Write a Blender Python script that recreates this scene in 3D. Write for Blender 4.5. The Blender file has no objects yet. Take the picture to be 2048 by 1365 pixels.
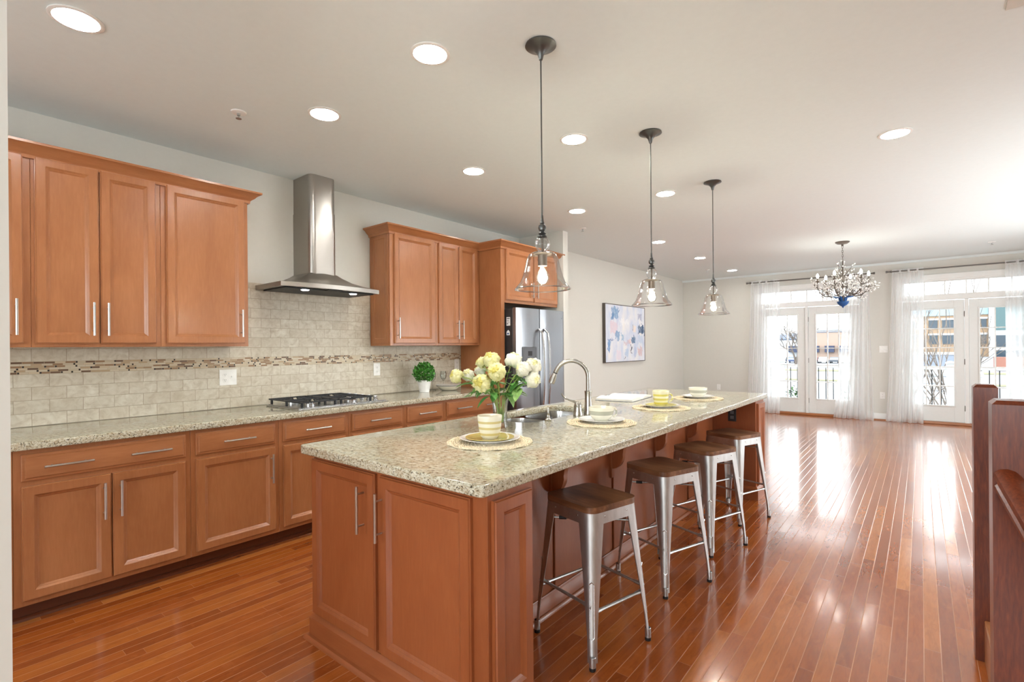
import bpy, bmesh, math, random
from math import sin, cos, pi, radians as R
from mathutils import Vector, Matrix

sc = bpy.context.scene
col = sc.collection

# ------------------------------------------------------------------ camera, world, exposure
CAM_H = 1.352
cd = bpy.data.cameras.new('camera'); cam = bpy.data.objects.new('camera', cd); col.objects.link(cam)
cd.sensor_width = 36.0; cd.lens = 1003.1 / 2048 * 36; cd.shift_y = 11.7 / 2048
cd.clip_start = 0.05; cd.clip_end = 600
cam.matrix_world = Matrix.Translation((0, 0, CAM_H)) @ Matrix.Rotation(0.6844, 4, 'Z') @ Matrix.Rotation(R(90), 4, 'X') @ Matrix.Rotation(-0.0087, 4, 'Z')
sc.camera = cam

w = bpy.data.worlds.new('world'); sc.world = w; w.use_nodes = True
bg = w.node_tree.nodes['Background']; bg.inputs[0].default_value = (0.93, 0.965, 1.0, 1); bg.inputs[1].default_value = 5.2

sc.view_settings.view_transform = 'Standard'
sc.view_settings.look = 'None'
sc.view_settings.exposure = 0.09
sc.view_settings.gamma = 1.0
sc.view_settings.use_curve_mapping = False
CAN = 130.0           # radiance of the recessed lamps
# fill lamp added in the invented window behind the camera
wl = bpy.data.lights.new('back_fill_light', 'AREA'); wl.shape = 'RECTANGLE'; wl.size = 4.0; wl.size_y = 1.4; wl.energy = 78; wl.color = (0.95, 0.98, 1.0)
wo = bpy.data.objects.new('back_fill_light', wl); col.objects.link(wo); wo.location = (-.5, -2.585, 1.5); wo.rotation_euler = (R(90), 0, 0)
# second added fill lamp, in an invented side window right of the picture
wl2 = bpy.data.lights.new('side_fill_light', 'AREA'); wl2.shape = 'RECTANGLE'; wl2.size = 4.6; wl2.size_y = 1.25; wl2.energy = 72; wl2.color = (0.96, 0.985, 1.0)
wo2 = bpy.data.objects.new('side_fill_light', wl2); col.objects.link(wo2); wo2.location = (2.085, 6.5, 1.33); wo2.rotation_euler = (R(90), 0, R(90))

# ------------------------------------------------------------------ materials
def lin(c):
    return tuple((x / 12.92 if x <= 0.04045 else ((x + 0.055) / 1.055) ** 2.4) for x in [v / 255 for v in c])
def rgba(c): return lin(c) + (1.0,)

class NT:
    def __init__(s, name):
        s.m = bpy.data.materials.new(name); s.m.use_nodes = True
        s.t = s.m.node_tree; s.b = s.t.nodes['Principled BSDF']; s.out = s.t.nodes['Material Output']
    def n(s, typ, **k):
        nd = s.t.nodes.new(typ)
        for a, v in k.items(): setattr(nd, a, v)
        return nd
    def l(s, a, b): s.t.links.new(a, b)
    def inp(s, sock, v):
        if isinstance(v, bpy.types.NodeSocket): s.l(v, sock)
        else: sock.default_value = v
    def math(s, op, a, b=None, c=None):
        nd = s.n('ShaderNodeMath', operation=op)
        s.inp(nd.inputs[0], a)
        if b is not None: s.inp(nd.inputs[1], b)
        if c is not None: s.inp(nd.inputs[2], c)
        return nd.outputs[0]
    def mix(s, f, a, b, mode='MIX'):
        nd = s.n('ShaderNodeMix', data_type='RGBA', blend_type=mode)
        s.inp(nd.inputs[0], f); s.inp(nd.inputs[6], a); s.inp(nd.inputs[7], b)
        return nd.outputs[2]
    def obj(s): return s.n('ShaderNodeTexCoord').outputs['Object']
    def mapping(s, v, scale=(1, 1, 1), rot=(0, 0, 0), loc=(0, 0, 0)):
        nd = s.n('ShaderNodeMapping'); s.l(v, nd.inputs[0])
        nd.inputs[1].default_value = loc; nd.inputs[2].default_value = rot; nd.inputs[3].default_value = scale
        return nd.outputs[0]
    def noise(s, v, scale, detail=4, rough=0.55, dist=0.0):
        nd = s.n('ShaderNodeTexNoise'); s.l(v, nd.inputs['Vector'])
        nd.inputs['Scale'].default_value = scale; nd.inputs['Detail'].default_value = detail
        nd.inputs['Roughness'].default_value = rough; nd.inputs['Distortion'].default_value = dist
        return nd.outputs[0]
    def ramp(s, f, stops, interp='LINEAR'):
        nd = s.n('ShaderNodeValToRGB'); s.l(f, nd.inputs[0]); cr = nd.color_ramp; cr.interpolation = interp
        while len(cr.elements) < len(stops): cr.elements.new(0.5)
        for e, (p, c) in zip(cr.elements, stops): e.position = p; e.color = c
        return nd.outputs[0]
    def sep(s, v):
        nd = s.n('ShaderNodeSeparateXYZ'); s.l(v, nd.inputs[0]); return nd.outputs
    def comb(s, x, y, z):
        nd = s.n('ShaderNodeCombineXYZ')
        for i, q in enumerate((x, y, z)): s.inp(nd.inputs[i], q)
        return nd.outputs[0]
    def white(s, v):
        nd = s.n('ShaderNodeTexWhiteNoise', noise_dimensions='3D'); s.l(v, nd.inputs[0]); return nd.outputs
    def bump(s, h, strength=0.2, dist=0.002):
        nd = s.n('ShaderNodeBump'); nd.inputs['Strength'].default_value = strength; nd.inputs['Distance'].default_value = dist
        s.l(h, nd.inputs['Height']); s.l(nd.outputs[0], s.b.inputs['Normal'])
    def set(s, **k):
        for a, v in k.items():
            nm = {'color': 'Base Color', 'rough': 'Roughness', 'metal': 'Metallic', 'coat': 'Coat Weight', 'coatr': 'Coat Roughness',
                  'spec': 'Specular IOR Level', 'ior': 'IOR', 'aniso': 'Anisotropic', 'emit': 'Emission Color', 'emits': 'Emission Strength',
                  'sss': 'Subsurface Weight'}[a]
            s.inp(s.b.inputs[nm], v)
        return s.m

def simple(name, c, rough=0.5, metal=0.0, var=0.04, scale=30, **k):
    """plain material with a slight procedural mottling"""
    N = NT(name); f = N.noise(N.obj(), scale, 3)
    a = lin(c)
    lo = tuple(max(0, x * (1 - var)) for x in a) + (1,); hi = tuple(min(1, x * (1 + var)) for x in a) + (1,)
    N.set(color=N.ramp(f, [(0.3, lo), (0.7, hi)]), rough=rough, metal=metal, **k)
    return N.m

def wood(name, c0, c1, c2, axis='Z', rough=0.32, grain=1.0, coat=0.25, blotch=0.5):
    N = NT(name); v = N.obj()
    st = {'X': (0.12, 1, 1), 'Y': (1, 0.12, 1), 'Z': (1, 1, 0.12)}[axis]
    info = N.n('ShaderNodeObjectInfo').outputs['Random']
    add = N.n('ShaderNodeVectorMath', operation='ADD'); N.l(v, add.inputs[0]); N.l(N.comb(info, N.math('MULTIPLY', info, 7.3), info), add.inputs[1])
    p = N.mapping(add.outputs[0], st)
    fine = N.noise(p, 95 * grain, 5, 0.6, 0.4)
    big = N.noise(N.mapping(add.outputs[0], tuple(0.35 if q < 1 else 1 for q in st)), 5.5, 3, 0.5, 0.6)
    a = N.ramp(fine, [(0.25, rgba(c0)), (0.55, rgba(c1)), (0.8, rgba(c2))])
    b = N.ramp(big, [(0.3, rgba(c0)), (0.5, rgba(c1)), (0.72, rgba(c2))])
    c = N.mix(blotch, a, b)
    N.set(color=c, rough=rough, coat=coat, coatr=0.18, spec=0.4)
    return N.m

M = {}
M['wall'] = simple('wall_paint', (214, 213, 205), 0.85, var=0.01)
M['ceiling'] = simple('ceiling_paint', (227, 237, 237), 0.9, var=0.01)
M['trim'] = simple('white_trim_paint', (238, 239, 236), 0.4, var=0.01)
M['door'] = simple('white_door_paint', (232, 234, 231), 0.35, var=0.01)
M['cab'] = wood('maple_cabinet_wood', (154, 97, 59), (167, 109, 68), (179, 121, 79), 'Z')
M['cab_y'] = wood('maple_cabinet_wood_level', (154, 97, 59), (167, 109, 68), (179, 121, 79), 'Y')
M['cab_x'] = wood('maple_cabinet_wood_across', (154, 97, 59), (167, 109, 68), (179, 121, 79), 'X')
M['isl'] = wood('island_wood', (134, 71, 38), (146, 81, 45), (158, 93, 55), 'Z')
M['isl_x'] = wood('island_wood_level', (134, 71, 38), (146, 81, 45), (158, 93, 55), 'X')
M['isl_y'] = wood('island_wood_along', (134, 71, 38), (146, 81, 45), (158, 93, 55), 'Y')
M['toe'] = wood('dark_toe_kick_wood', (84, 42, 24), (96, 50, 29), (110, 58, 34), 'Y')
M['newel'] = wood('cherry_newel_wood', (70, 26, 12), (106, 46, 22), (134, 64, 32), 'Z', rough=0.34, grain=1.5, coat=0.15, blotch=0.15)
M['seat'] = wood('walnut_seat_wood', (58, 34, 22), (114, 74, 48), (178, 130, 92), 'X', rough=0.42, grain=0.5, coat=0.1, blotch=0.55)
M['handle'] = simple('brushed_nickel_pull', (200, 199, 196), 0.28, 1.0)

def steel(name, c, rough=0.24, st=(1, 1, 60), aniso=0.0, amp=0.08):
    N = NT(name); f = N.noise(N.mapping(N.obj(), st), 12, 4, 0.6)
    a = lin(c)
    N.set(color=N.ramp(f, [(0.3, tuple(x * (1 - amp) for x in a) + (1,)), (0.7, tuple(min(1, x * (1 + amp)) for x in a) + (1,))]), metal=1.0,
          rough=N.ramp(f, [(0.3, (rough * 0.94,) * 3 + (1,)), (0.7, (rough * 1.06,) * 3 + (1,))]), aniso=aniso)
    return N.m
M['steel'] = steel('brushed_steel', (196, 196, 196), 0.26, amp=0.04)
M['hood'] = steel('hood_brushed_steel', (178, 174, 168), 0.3, st=(1, 1, 160), amp=0.03)
M['fridge'] = steel('fridge_steel', (152, 154, 158), 0.32, st=(1, 40, 1), amp=0.02)
M['nickel'] = simple('brushed_nickel_tap', (176, 174, 168), 0.25, 1.0)
M['stool'] = steel('galvanised_stool_steel', (196, 197, 196), 0.44, st=(3, 3, 1), amp=0.10)
M['sink'] = steel('sink_steel', (190, 190, 190), 0.2)
M['iron'] = simple('black_cast_iron', (38, 40, 44), 0.5, 0.3)
M['black'] = simple('black_plastic', (22, 22, 23), 0.5)
M['fridge_side'] = simple('dark_fridge_side', (44, 44, 46), 0.45)
M['darkgrey'] = simple('dark_grey_plastic', (92, 94, 98), 0.4)
M['bronze'] = simple('dark_bronze', (92, 94, 93), 0.34, 0.7)
M['socket'] = simple('pewter_socket', (112, 102, 92), 0.38, 0.7)
M['grey_metal'] = simple('grey_twig_metal', (104, 96, 88), 0.4, 0.7)
M['rod'] = simple('grey_rod_metal', (118, 116, 112), 0.35, 0.8)
M['blue'] = simple('blue_protective_film', (24, 82, 142), 0.4)
M['white_ceramic'] = simple('white_ceramic', (240, 240, 236), 0.12, coat=0.5)
M['cream_ceramic'] = simple('cream_ceramic', (236, 232, 218), 0.15, coat=0.4)
M['yellow_ceramic'] = simple('yellow_ceramic', (198, 182, 112), 0.16, coat=0.4, var=0.1, scale=60)
M['bright_yellow'] = simple('bright_yellow_ceramic', (214, 202, 88), 0.16, coat=0.4, var=0.08, scale=60)
M['plate_rim'] = simple('dark_plate_rim', (70, 74, 80), 0.25)
M['straw'] = simple('straw_braid', (228, 213, 184), 0.8, var=0.3, scale=150)
M['paper'] = simple('book_paper', (240, 238, 230), 0.7)
M['grey_cover'] = simple('grey_book_cover', (110, 112, 118), 0.5)
M['plastic'] = simple('white_plastic_plate', (240, 240, 236), 0.35)
M['slot'] = simple('slot_grey', (120, 118, 114), 0.5)
M['sticker'] = simple('white_sticker', (236, 238, 238), 0.5)
M['leaf'] = simple('rose_leaf_green', (134, 172, 98), 0.45, var=0.35, scale=40)
M['leaf_dark'] = simple('dark_leaf_green', (92, 150, 74), 0.45, var=0.3, scale=40)
M['stem'] = simple('stem_green', (142, 158, 78), 0.5, var=0.2)
M['box_leaf'] = simple('boxwood_green', (58, 128, 34), 0.42, var=0.65, scale=70)
M['pot'] = simple('white_pot', (240, 240, 238), 0.4)
M['soil'] = simple('dark_soil', (40, 34, 26), 0.9)

def petal(name, c0, c1):
    N = NT(name); v = N.obj(); f = N.noise(v, 45, 3); a = N.ramp(f, [(0.3, rgba(c0)), (0.7, rgba(c1))])
    N.set(color=a, rough=0.6, sss=0.0)
    tr = N.n('ShaderNodeBsdfTranslucent'); N.l(a, tr.inputs[0])
    mx = N.n('ShaderNodeMixShader'); mx.inputs[0].default_value = 0.3
    N.l(N.b.outputs[0], mx.inputs[1]); N.l(tr.outputs[0], mx.inputs[2]); N.l(mx.outputs[0], N.out.inputs[0])
    return N.m
M['petal_y'] = petal('creamy_yellow_petal', (236, 232, 160), (248, 246, 206))
M['petal_w'] = petal('ivory_petal', (244, 242, 220), (252, 251, 240))
M['petal_c'] = petal('yellow_petal_heart', (214, 204, 96), (238, 228, 140))

def thin_glass(name, tint=(1, 1, 1), fac=0.9, rough=0.02, edge=0.25):
    N = NT(name)
    tr = N.n('ShaderNodeBsdfTransparent'); tr.inputs[0].default_value = tint + (1,)
    gl = N.n('ShaderNodeBsdfGlossy'); gl.inputs['Roughness'].default_value = rough
    lw = N.n('ShaderNodeLayerWeight'); lw.inputs[0].default_value = edge
    f = N.noise(N.obj(), 9, 2)
    fr = N.math('MULTIPLY', N.math('ADD', N.math('MULTIPLY', lw.outputs['Facing'], 0.55), N.math('MULTIPLY', lw.outputs['Fresnel'], 0.6)), N.math('ADD', N.math('MULTIPLY', f, 0.2), fac - 0.1))
    mx = N.n('ShaderNodeMixShader'); N.l(fr, mx.inputs[0]); N.l(tr.outputs[0], mx.inputs[1]); N.l(gl.outputs[0], mx.inputs[2])
    N.l(mx.outputs[0], N.out.inputs[0])
    return N.m
M['glass'] = thin_glass('clear_shade_glass', (0.985, 0.995, 1.0), 0.82, edge=0.26)
M['glass_lip'] = thin_glass('shade_lip_glass', (1.0, 1.0, 1.0), 2.2, rough=0.1, edge=0.5)
M['vase_glass'] = thin_glass('vase_glass', (0.95, 0.975, 0.975), 0.7)
M['bulb_glass'] = thin_glass('bulb_glass', (1, 0.97, 0.9), 0.6)
M['pane'] = thin_glass('window_glass', (0.97, 0.99, 0.99), 0.25)
M['water'] = thin_glass('water', (0.93, 0.97, 0.95), 0.3)

def emit(name, c, s):
    N = NT(name); f = N.noise(N.obj(), 5, 1)
    N.set(color=rgba((250, 248, 240)), emit=c + (1,), emits=N.math('ADD', N.math('MULTIPLY', f, 0.02 * s), s * 0.99), rough=0.6)
    return N.m
M['can_lamp'] = emit('recessed_lamp_lens', (1.0, 0.99, 0.95), CAN)
M['filament'] = emit('glowing_filament', (1.0, 0.94, 0.82), 400.0)
M['candle_lamp'] = emit('candle_lamp', (1.0, 0.94, 0.84), 85.0)
M['hood_lamp'] = emit('hood_lamp', (0.85, 0.93, 1.0), 30.0)

def curtain_mat():
    N = NT('sheer_white_curtain'); v = N.obj()
    f = N.noise(N.mapping(v, (30, 30, 1.2)), 18, 3)
    wv = N.noise(N.mapping(v, (1, 1, 1)), 420, 2)
    tr = N.n('ShaderNodeBsdfTransparent')
    tl = N.n('ShaderNodeBsdfTranslucent'); tl.inputs[0].default_value = (0.95, 0.95, 0.95, 1)
    df = N.n('ShaderNodeBsdfDiffuse'); df.inputs[0].default_value = (0.96, 0.965, 0.96, 1)
    m1 = N.n('ShaderNodeMixShader'); m1.inputs[0].default_value = 0.62; N.l(df.outputs[0], m1.inputs[1]); N.l(tl.outputs[0], m1.inputs[2])
    lw = N.n('ShaderNodeLayerWeight'); lw.inputs[0].default_value = 0.35
    opa = N.math('MINIMUM', N.math('ADD', N.math('ADD', N.math('MULTIPLY', f, 0.22), 0.46), N.math('MULTIPLY', lw.outputs['Facing'], 0.5)), 0.97)
    opa = N.math('ADD', opa, N.math('MULTIPLY', N.math('SUBTRACT', wv, 0.5), 0.1))
    hz = N.math('GREATER_THAN', N.sep(v)[2], 2.515)      # doubled cloth of the rod pocket
    opa = N.math('MINIMUM', N.math('ADD', opa, N.math('MULTIPLY', hz, 0.4)), 0.985)
    m2 = N.n('ShaderNodeMixShader'); N.l(opa, m2.inputs[0]); N.l(tr.outputs[0], m2.inputs[1]); N.l(m1.outputs[0], m2.inputs[2])
    N.l(m2.outputs[0], N.out.inputs[0]); return N.m
M['curtain'] = curtain_mat()

def floor_mat():
    N = NT('hardwood_plank_floor'); x, y, z = N.sep(N.obj())
    W = 0.0572
    cx = N.math('DIVIDE', x, W); ix = N.math('FLOOR', cx); fx = N.math('SUBTRACT', cx, ix)
    r1 = N.white(N.comb(ix, 3.7, 1.1))[0]
    L = N.math('ADD', N.math('MULTIPLY', N.white(N.comb(ix, 9.1, 4.3))[0], 0.6), 0.75)
    cy = N.math('ADD', N.math('DIVIDE', y, L), N.math('MULTIPLY', r1, 17.0)); iy = N.math('FLOOR', cy); fy = N.math('SUBTRACT', cy, iy)
    wn = N.white(N.comb(ix, iy, 2.0))
    r = wn[0]
    # grain
    vec = N.comb(N.math('ADD', x, N.math('MULTIPLY', r, 9.0)), N.math('MULTIPLY', N.math('ADD', y, N.math('MULTIPLY', r, 31.0)), 0.14), r)
    g = N.noise(vec, 46, 5, 0.6, 1.2)
    blot = N.noise(N.comb(N.math('ADD', x, N.math('MULTIPLY', r, 5.0)), N.math('ADD', N.math('MULTIPLY', y, 0.55), N.math('MULTIPLY', r, 13.0)), r), 13, 4, 0.6, 0.5)
    base = N.ramp(r, [(0.0, rgba((142, 70, 26))), (0.3, rgba((156, 80, 31))), (0.65, rgba((166, 89, 36))), (0.9, rgba((176, 101, 41))), (1.0, rgba((192, 119, 58)))])
    c = N.mix(N.math('MULTIPLY', N.math('SUBTRACT', 1.0, N.ramp(g, [(0.3, (0, 0, 0, 1)), (0.6, (1, 1, 1, 1))])), 0.32), base, rgba((104, 42, 14)))
    c = N.mix(N.ramp(blot, [(0.20, (0.6, 0.6, 0.6, 1)), (0.38, (0, 0, 0, 1))]), c, rgba((104, 46, 18)))
    c = N.mix(N.ramp(blot, [(0.58, (0, 0, 0, 1)), (0.75, (0.3, 0.3, 0.3, 1))]), c, rgba((196, 116, 62)))
    # eased seams
    dx = N.math('MINIMUM', fx, N.math('SUBTRACT', 1.0, fx)); dxm = N.math('MULTIPLY', dx, W)
    dy = N.math('MULTIPLY', N.math('MINIMUM', fy, N.math('SUBTRACT', 1.0, fy)), L)
    d = N.math('MINIMUM', dxm, N.math('ADD', dy, 0.0009))
    seam = N.math('SUBTRACT', 1.0, N.math('SMOOTH_MIN', N.math('DIVIDE', d, 0.0022), 1.0, 0.05))
    seam = N.math('MAXIMUM', seam, 0.0)
    keep = N.math('ADD', N.math('MULTIPLY', N.white(N.comb(ix, 1.0, 8.0))[0], 0.55), 0.35)
    c = N.mix(N.math('MULTIPLY', seam, keep), c, rgba((224, 168, 122)))
    rg = N.noise(N.obj(), 3.0, 4)
    N.set(color=c, rough=N.ramp(rg, [(0.3, (0.15, 0.15, 0.15, 1)), (0.7, (0.24, 0.24, 0.24, 1))]), coat=0.6, coatr=0.10, spec=0.5)
    wav = N.noise(N.comb(N.math('MULTIPLY', x, 1.0), N.math('MULTIPLY', y, 0.25), r), 9, 2)
    hgt = N.math('ADD', N.math('MULTIPLY', seam, -0.6), N.math('MULTIPLY', wav, 0.5))
    hgt = N.math('ADD', hgt, N.math('MULTIPLY', r, 0.25))
    b = N.n('ShaderNodeBump'); b.inputs['Strength'].default_value = 0.35; b.inputs['Distance'].default_value = 0.0016
    N.l(hgt, b.inputs['Height']); N.l(b.outputs[0], N.b.inputs['Normal']); N.l(b.outputs[0], N.b.inputs['Coat Normal'])
    return N.m
M['floor'] = floor_mat()

def granite():
    N = NT('speckled_granite'); v = N.obj()
    rv = N.mapping(v, (1, 1, 1), (0, 0, R(-40)))
    def st(k, loc=(0, 0, 0)): return N.mapping(rv, (k, 1.0, 1.0), (0, 0, 0), loc)
    n1 = N.noise(st(.42), 120, 5, 0.68, 0.5); n2 = N.noise(st(.4, (3, 5, 1)), 150, 4, 0.66, 0.3); n3 = N.noise(v, 6, 3); n4 = N.noise(st(.5, (9, 2, 4)), 38, 4, 0.65); n5 = N.noise(v, 260, 2, 0.5)
    c = N.ramp(n1, [(0.30, rgba((96, 84, 64))), (0.41, rgba((158, 147, 120))), (0.49, rgba((198, 195, 174))), (0.64, rgba((216, 216, 200))), (0.8, rgba((198, 195, 174)))])
    c = N.mix(N.ramp(n4, [(0.50, (0, 0, 0, 1)), (0.64, (0.55, 0.55, 0.55, 1))]), c, rgba((172, 152, 120)))
    c = N.mix(N.ramp(n2, [(0.385, (1, 1, 1, 1)), (0.43, (0, 0, 0, 1))]), c, rgba((58, 50, 40)))
    c = N.mix(N.ramp(n5, [(0.30, (0.8, 0.8, 0.8, 1)), (0.36, (0, 0, 0, 1))]), c, rgba((70, 60, 48)))
    c = N.mix(N.ramp(n3, [(0.4, (0, 0, 0, 1)), (0.7, (0.2, 0.2, 0.2, 1))]), c, rgba((190, 174, 144)))
    N.set(color=c, rough=0.08, spec=0.5, coat=0.3, coatr=0.05)
    return N.m
M['granite'] = granite()

def tile_mat():
    """running-bond travertine tiles on a plane facing +x: coordinates are (y, z)"""
    N = NT('travertine_subway_tile'); x, y, z = N.sep(N.obj())
    TW, TH, Z0 = 0.1535, 0.0757, 0.915
    up = N.math('GREATER_THAN', z, 1.25)
    zz = N.math('SUBTRACT', z, N.math('ADD', Z0, N.math('MULTIPLY', up, 1.289 - Z0 - 4 * 0.0757)))
    cz = N.math('DIVIDE', zz, TH); iz = N.math('FLOOR', cz); fz = N.math('SUBTRACT', cz, iz)
    cy = N.math('ADD', N.math('DIVIDE', N.math('SUBTRACT', y, 0.03), TW), N.math('MULTIPLY', N.math('MODULO', N.math('ADD', iz, 20.0), 2.0), 0.5))
    iy = N.math('FLOOR', cy); fy = N.math('SUBTRACT', cy, iy)
    r = N.white(N.comb(iy, iz, 5.0))[0]
    vv = N.comb(N.math('ADD', y, N.math('MULTIPLY', r, 11.0)), N.math('ADD', z, N.math('MULTIPLY', r, 5.0)), r)
    n = N.noise(vv, 22, 5, 0.62, 0.7)
    c = N.ramp(n, [(0.25, rgba((178, 166, 144))), (0.5, rgba((206, 199, 182))), (0.75, rgba((222, 218, 204)))])
    c = N.mix(N.math('MULTIPLY', r, 0.4), c, rgba((184, 172, 150)))
    dy = N.math('MULTIPLY', N.math('MINIMUM', fy, N.math('SUBTRACT', 1.0, fy)), TW)
    dz = N.math('MULTIPLY', N.math('MINIMUM', fz, N.math('SUBTRACT', 1.0, fz)), TH)
    d = N.math('MINIMUM', dy, dz)
    g = N.math('LESS_THAN', d, 0.0012)
    c = N.mix(g, c, rgba((160, 146, 122)))
    N.set(color=c, rough=0.5)
    N.bump(N.math('MINIMUM', N.math('DIVIDE', d, 0.004), 1.0), 0.5, 0.0015)
    return N.m
M['tile'] = tile_mat()

def mosaic_mat():
    N = NT('strip_mosaic_tile'); x, y, z = N.sep(N.obj())
    TH = 0.0712 / 6; TW = 0.047
    cz = N.math('DIVIDE', N.math('SUBTRACT', z, 1.218), TH); iz = N.math('FLOOR', cz); fz = N.math('SUBTRACT', cz, iz)
    cy = N.math('ADD', N.math('DIVIDE', y, TW), N.math('MULTIPLY', N.white(N.comb(iz, 2.0, 2.0))[0], 7.0)); iy = N.math('FLOOR', cy); fy = N.math('SUBTRACT', cy, iy)
    r = N.white(N.comb(iy, iz, 1.0))[0]
    c = N.ramp(r, [(0.0, rgba((104, 78, 58))), (0.07, rgba((146, 114, 84))), (0.24, rgba((194, 181, 156))), (0.46, rgba((178, 154, 122))), (0.58, rgba((202, 191, 168))), (0.80, rgba((160, 132, 102))), (0.9, rgba((200, 184, 156)))], 'CONSTANT')
    q = N.math('LESS_THAN', fy, 0.2); k = N.math('MULTIPLY', q, N.math('GREATER_THAN', N.white(N.comb(iy, iz, 8.0))[0], 0.72))
    c = N.mix(k, c, rgba((26, 20, 18)))
    d = N.math('MINIMUM', N.math('MULTIPLY', N.math('MINIMUM', fz, N.math('SUBTRACT', 1.0, fz)), TH), N.math('MULTIPLY', N.math('MINIMUM', fy, N.math('SUBTRACT', 1.0, fy)), TW))
    c = N.mix(N.math('LESS_THAN', d, 0.0009), c, rgba((176, 164, 140)))
    N.set(color=c, rough=0.45)
    return N.m
M['mosaic'] = mosaic_mat()

def stripes(name, base, stripe, z0, pitch, frac, rough=0.15, n=3):
    N = NT(name); x, y, z = N.sep(N.obj())
    c = N.math('DIVIDE', N.math('SUBTRACT', z, z0), pitch); f = N.math('SUBTRACT', c, N.math('FLOOR', c))
    wob = N.noise(N.obj(), 20, 2)
    k = N.math('LESS_THAN', N.math('ADD', f, N.math('MULTIPLY', N.math('SUBTRACT', wob, 0.5), 0.10)), frac)
    k = N.math('MULTIPLY', k, N.math('MULTIPLY', N.math('LESS_THAN', z, z0 + n * pitch), N.math('GREATER_THAN', z, z0)))
    N.set(color=N.mix(k, rgba(base), rgba(stripe)), rough=rough, coat=0.4)
    return N.m
M['cup_tan'] = stripes('cream_cup_with_tan_stripes', (232, 227, 206), (206, 190, 132), 0.016, 0.027, 0.40)
M['cup_yellow'] = stripes('pale_yellow_cup_with_yellow_stripes', (228, 224, 190), (206, 196, 104), 0.008, 0.0285, 0.5)
M['bowl_grey'] = stripes('cream_bowl_with_grey_band', (232, 229, 212), (172, 172, 156), 0.034, 0.024, 0.97, n=1)
def limit_band(m): return m

def art_mat():
    """loose painted strokes: coordinates are (y, z) in metres on the canvas, canvas 1.5 x 0.97"""
    N = NT('painted_canvas'); x, y, z = N.sep(N.obj())
    wv = N.n('ShaderNodeTexNoise'); N.l(N.obj(), wv.inputs['Vector']); wv.inputs['Scale'].default_value = 15; wv.inputs['Detail'].default_value = 7
    dx, dy, dz = N.sep(wv.outputs['Color'])
    yy = N.math('ADD', y, N.math('MULTIPLY', N.math('SUBTRACT', dx, 0.5), 0.16)); zz = N.math('ADD', z, N.math('MULTIPLY', N.math('SUBTRACT', dy, 0.5), 0.2))
    n = N.noise(N.mapping(N.obj(), (1, 1, 0.5)), 7, 4)
    c = N.ramp(n, [(0.3, rgba((196, 208, 228))), (0.5, rgba((218, 223, 233))), (0.7, rgba((234, 233, 232)))])
    tex = N.ramp(N.noise(N.mapping(N.obj(), (1, 2.2, 0.7)), 26, 6, 0.7), [(0.38, (0.15, 0.15, 0.15, 1)), (0.52, (0.65, 0.65, 0.65, 1))])
    for (u, v, ww, hh, cc, op) in [(.22, .86, .11, .15, (108, 152, 194), .9), (.20, .60, .13, .17, (222, 202, 212), .8), (.28, .46, .08, .12, (118, 156, 196), .9),
                                   (.08, .28, .04, .16, (100, 146, 198), .9), (.86, .82, .09, .1, (166, 172, 196), .85), (.88, .58, .11, .14, (46, 84, 124), .95),
                                   (.99, .5, .05, .09, (60, 96, 138), .9), (.68, .39, .07, .09, (62, 106, 150), .95), (.86, .4, .1, .12, (186, 204, 226), .8),
                                   (.58, .36, .05, .08, (226, 188, 186), .7), (.85, .17, .1, .12, (216, 180, 180), .75), (.5, .14, .06, .12, (176, 198, 222), .85),
                                   (.45, .7, .16, .07, (238, 240, 242), .8), (.40, .42, .05, .12, (132, 176, 206), .8), (.16, .78, .05, .1, (84, 130, 180), .9), (.93, .6, .05, .12, (40, 74, 112), .95), (.72, .16, .05, .16, (170, 186, 214), .7), (.3, .9, .03, .06, (70, 120, 170), .9), (.5, .33, .12, .05, (206, 184, 196), .7), (.12, .38, .12, .02, (120, 142, 186), .8), (.7, .58, .05, .1, (240, 224, 212), .8),
                                   (.3, .12, .08, .16, (228, 214, 226), .7), (.62, .2, .02, .13, (44, 58, 84), .9), (.66, .62, .012, .1, (30, 48, 80), .9), (.44, .06, .03, .02, (40, 60, 96), .9)]:
        a = N.math('DIVIDE', N.math('ABSOLUTE', N.math('SUBTRACT', yy, u * 1.5)), ww * 1.05); b = N.math('DIVIDE', N.math('ABSOLUTE', N.math('SUBTRACT', zz, v * 0.96)), hh * 0.6)
        k = N.math('SUBTRACT', 1.0, N.math('MAXIMUM', a, b))
        k = N.math('MULTIPLY', N.math('MINIMUM', N.math('MAXIMUM', N.math('MULTIPLY', k, 6.0), 0.0), 1.0), N.math('MULTIPLY', N.math('ADD', N.math('MULTIPLY', tex, 1.1), 0.3), op))
        c = N.mix(N.math('MINIMUM', k, 1.0), c, rgba(cc))
    N.set(color=c, rough=0.7); return N.m
M['art'] = art_mat()

M['asphalt'] = simple('wet_asphalt', (122, 126, 132), 0.5, var=0.15, scale=2)
M['grass'] = simple('winter_grass', (108, 106, 76), 0.9, var=0.2, scale=3)
M['deck'] = simple('grey_decking', (176, 178, 178), 0.7)
M['rail_white'] = simple('white_vinyl_rail', (190, 192, 192), 0.4)
M['brick_tan'] = simple('tan_brick', (146, 122, 98), 0.85, var=0.12, scale=8)
M['brick_red'] = simple('red_brick', (150, 104, 90), 0.85, var=0.2, scale=20)
M['bld_blue'] = simple('pale_blue_cladding', (140, 166, 182), 0.5)
M['bld_white'] = simple('white_cladding', (196, 198, 200), 0.6)
M['bld_glass'] = simple('dark_window_glass', (38, 54, 66), 0.15)
M['bld_green'] = simple('green_window_glass', (62, 90, 92), 0.15)
M['roof'] = simple('grey_roof_metal', (128, 136, 150), 0.5)
M['roof_dark'] = simple('dark_roof', (100, 98, 102), 0.6)
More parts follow.
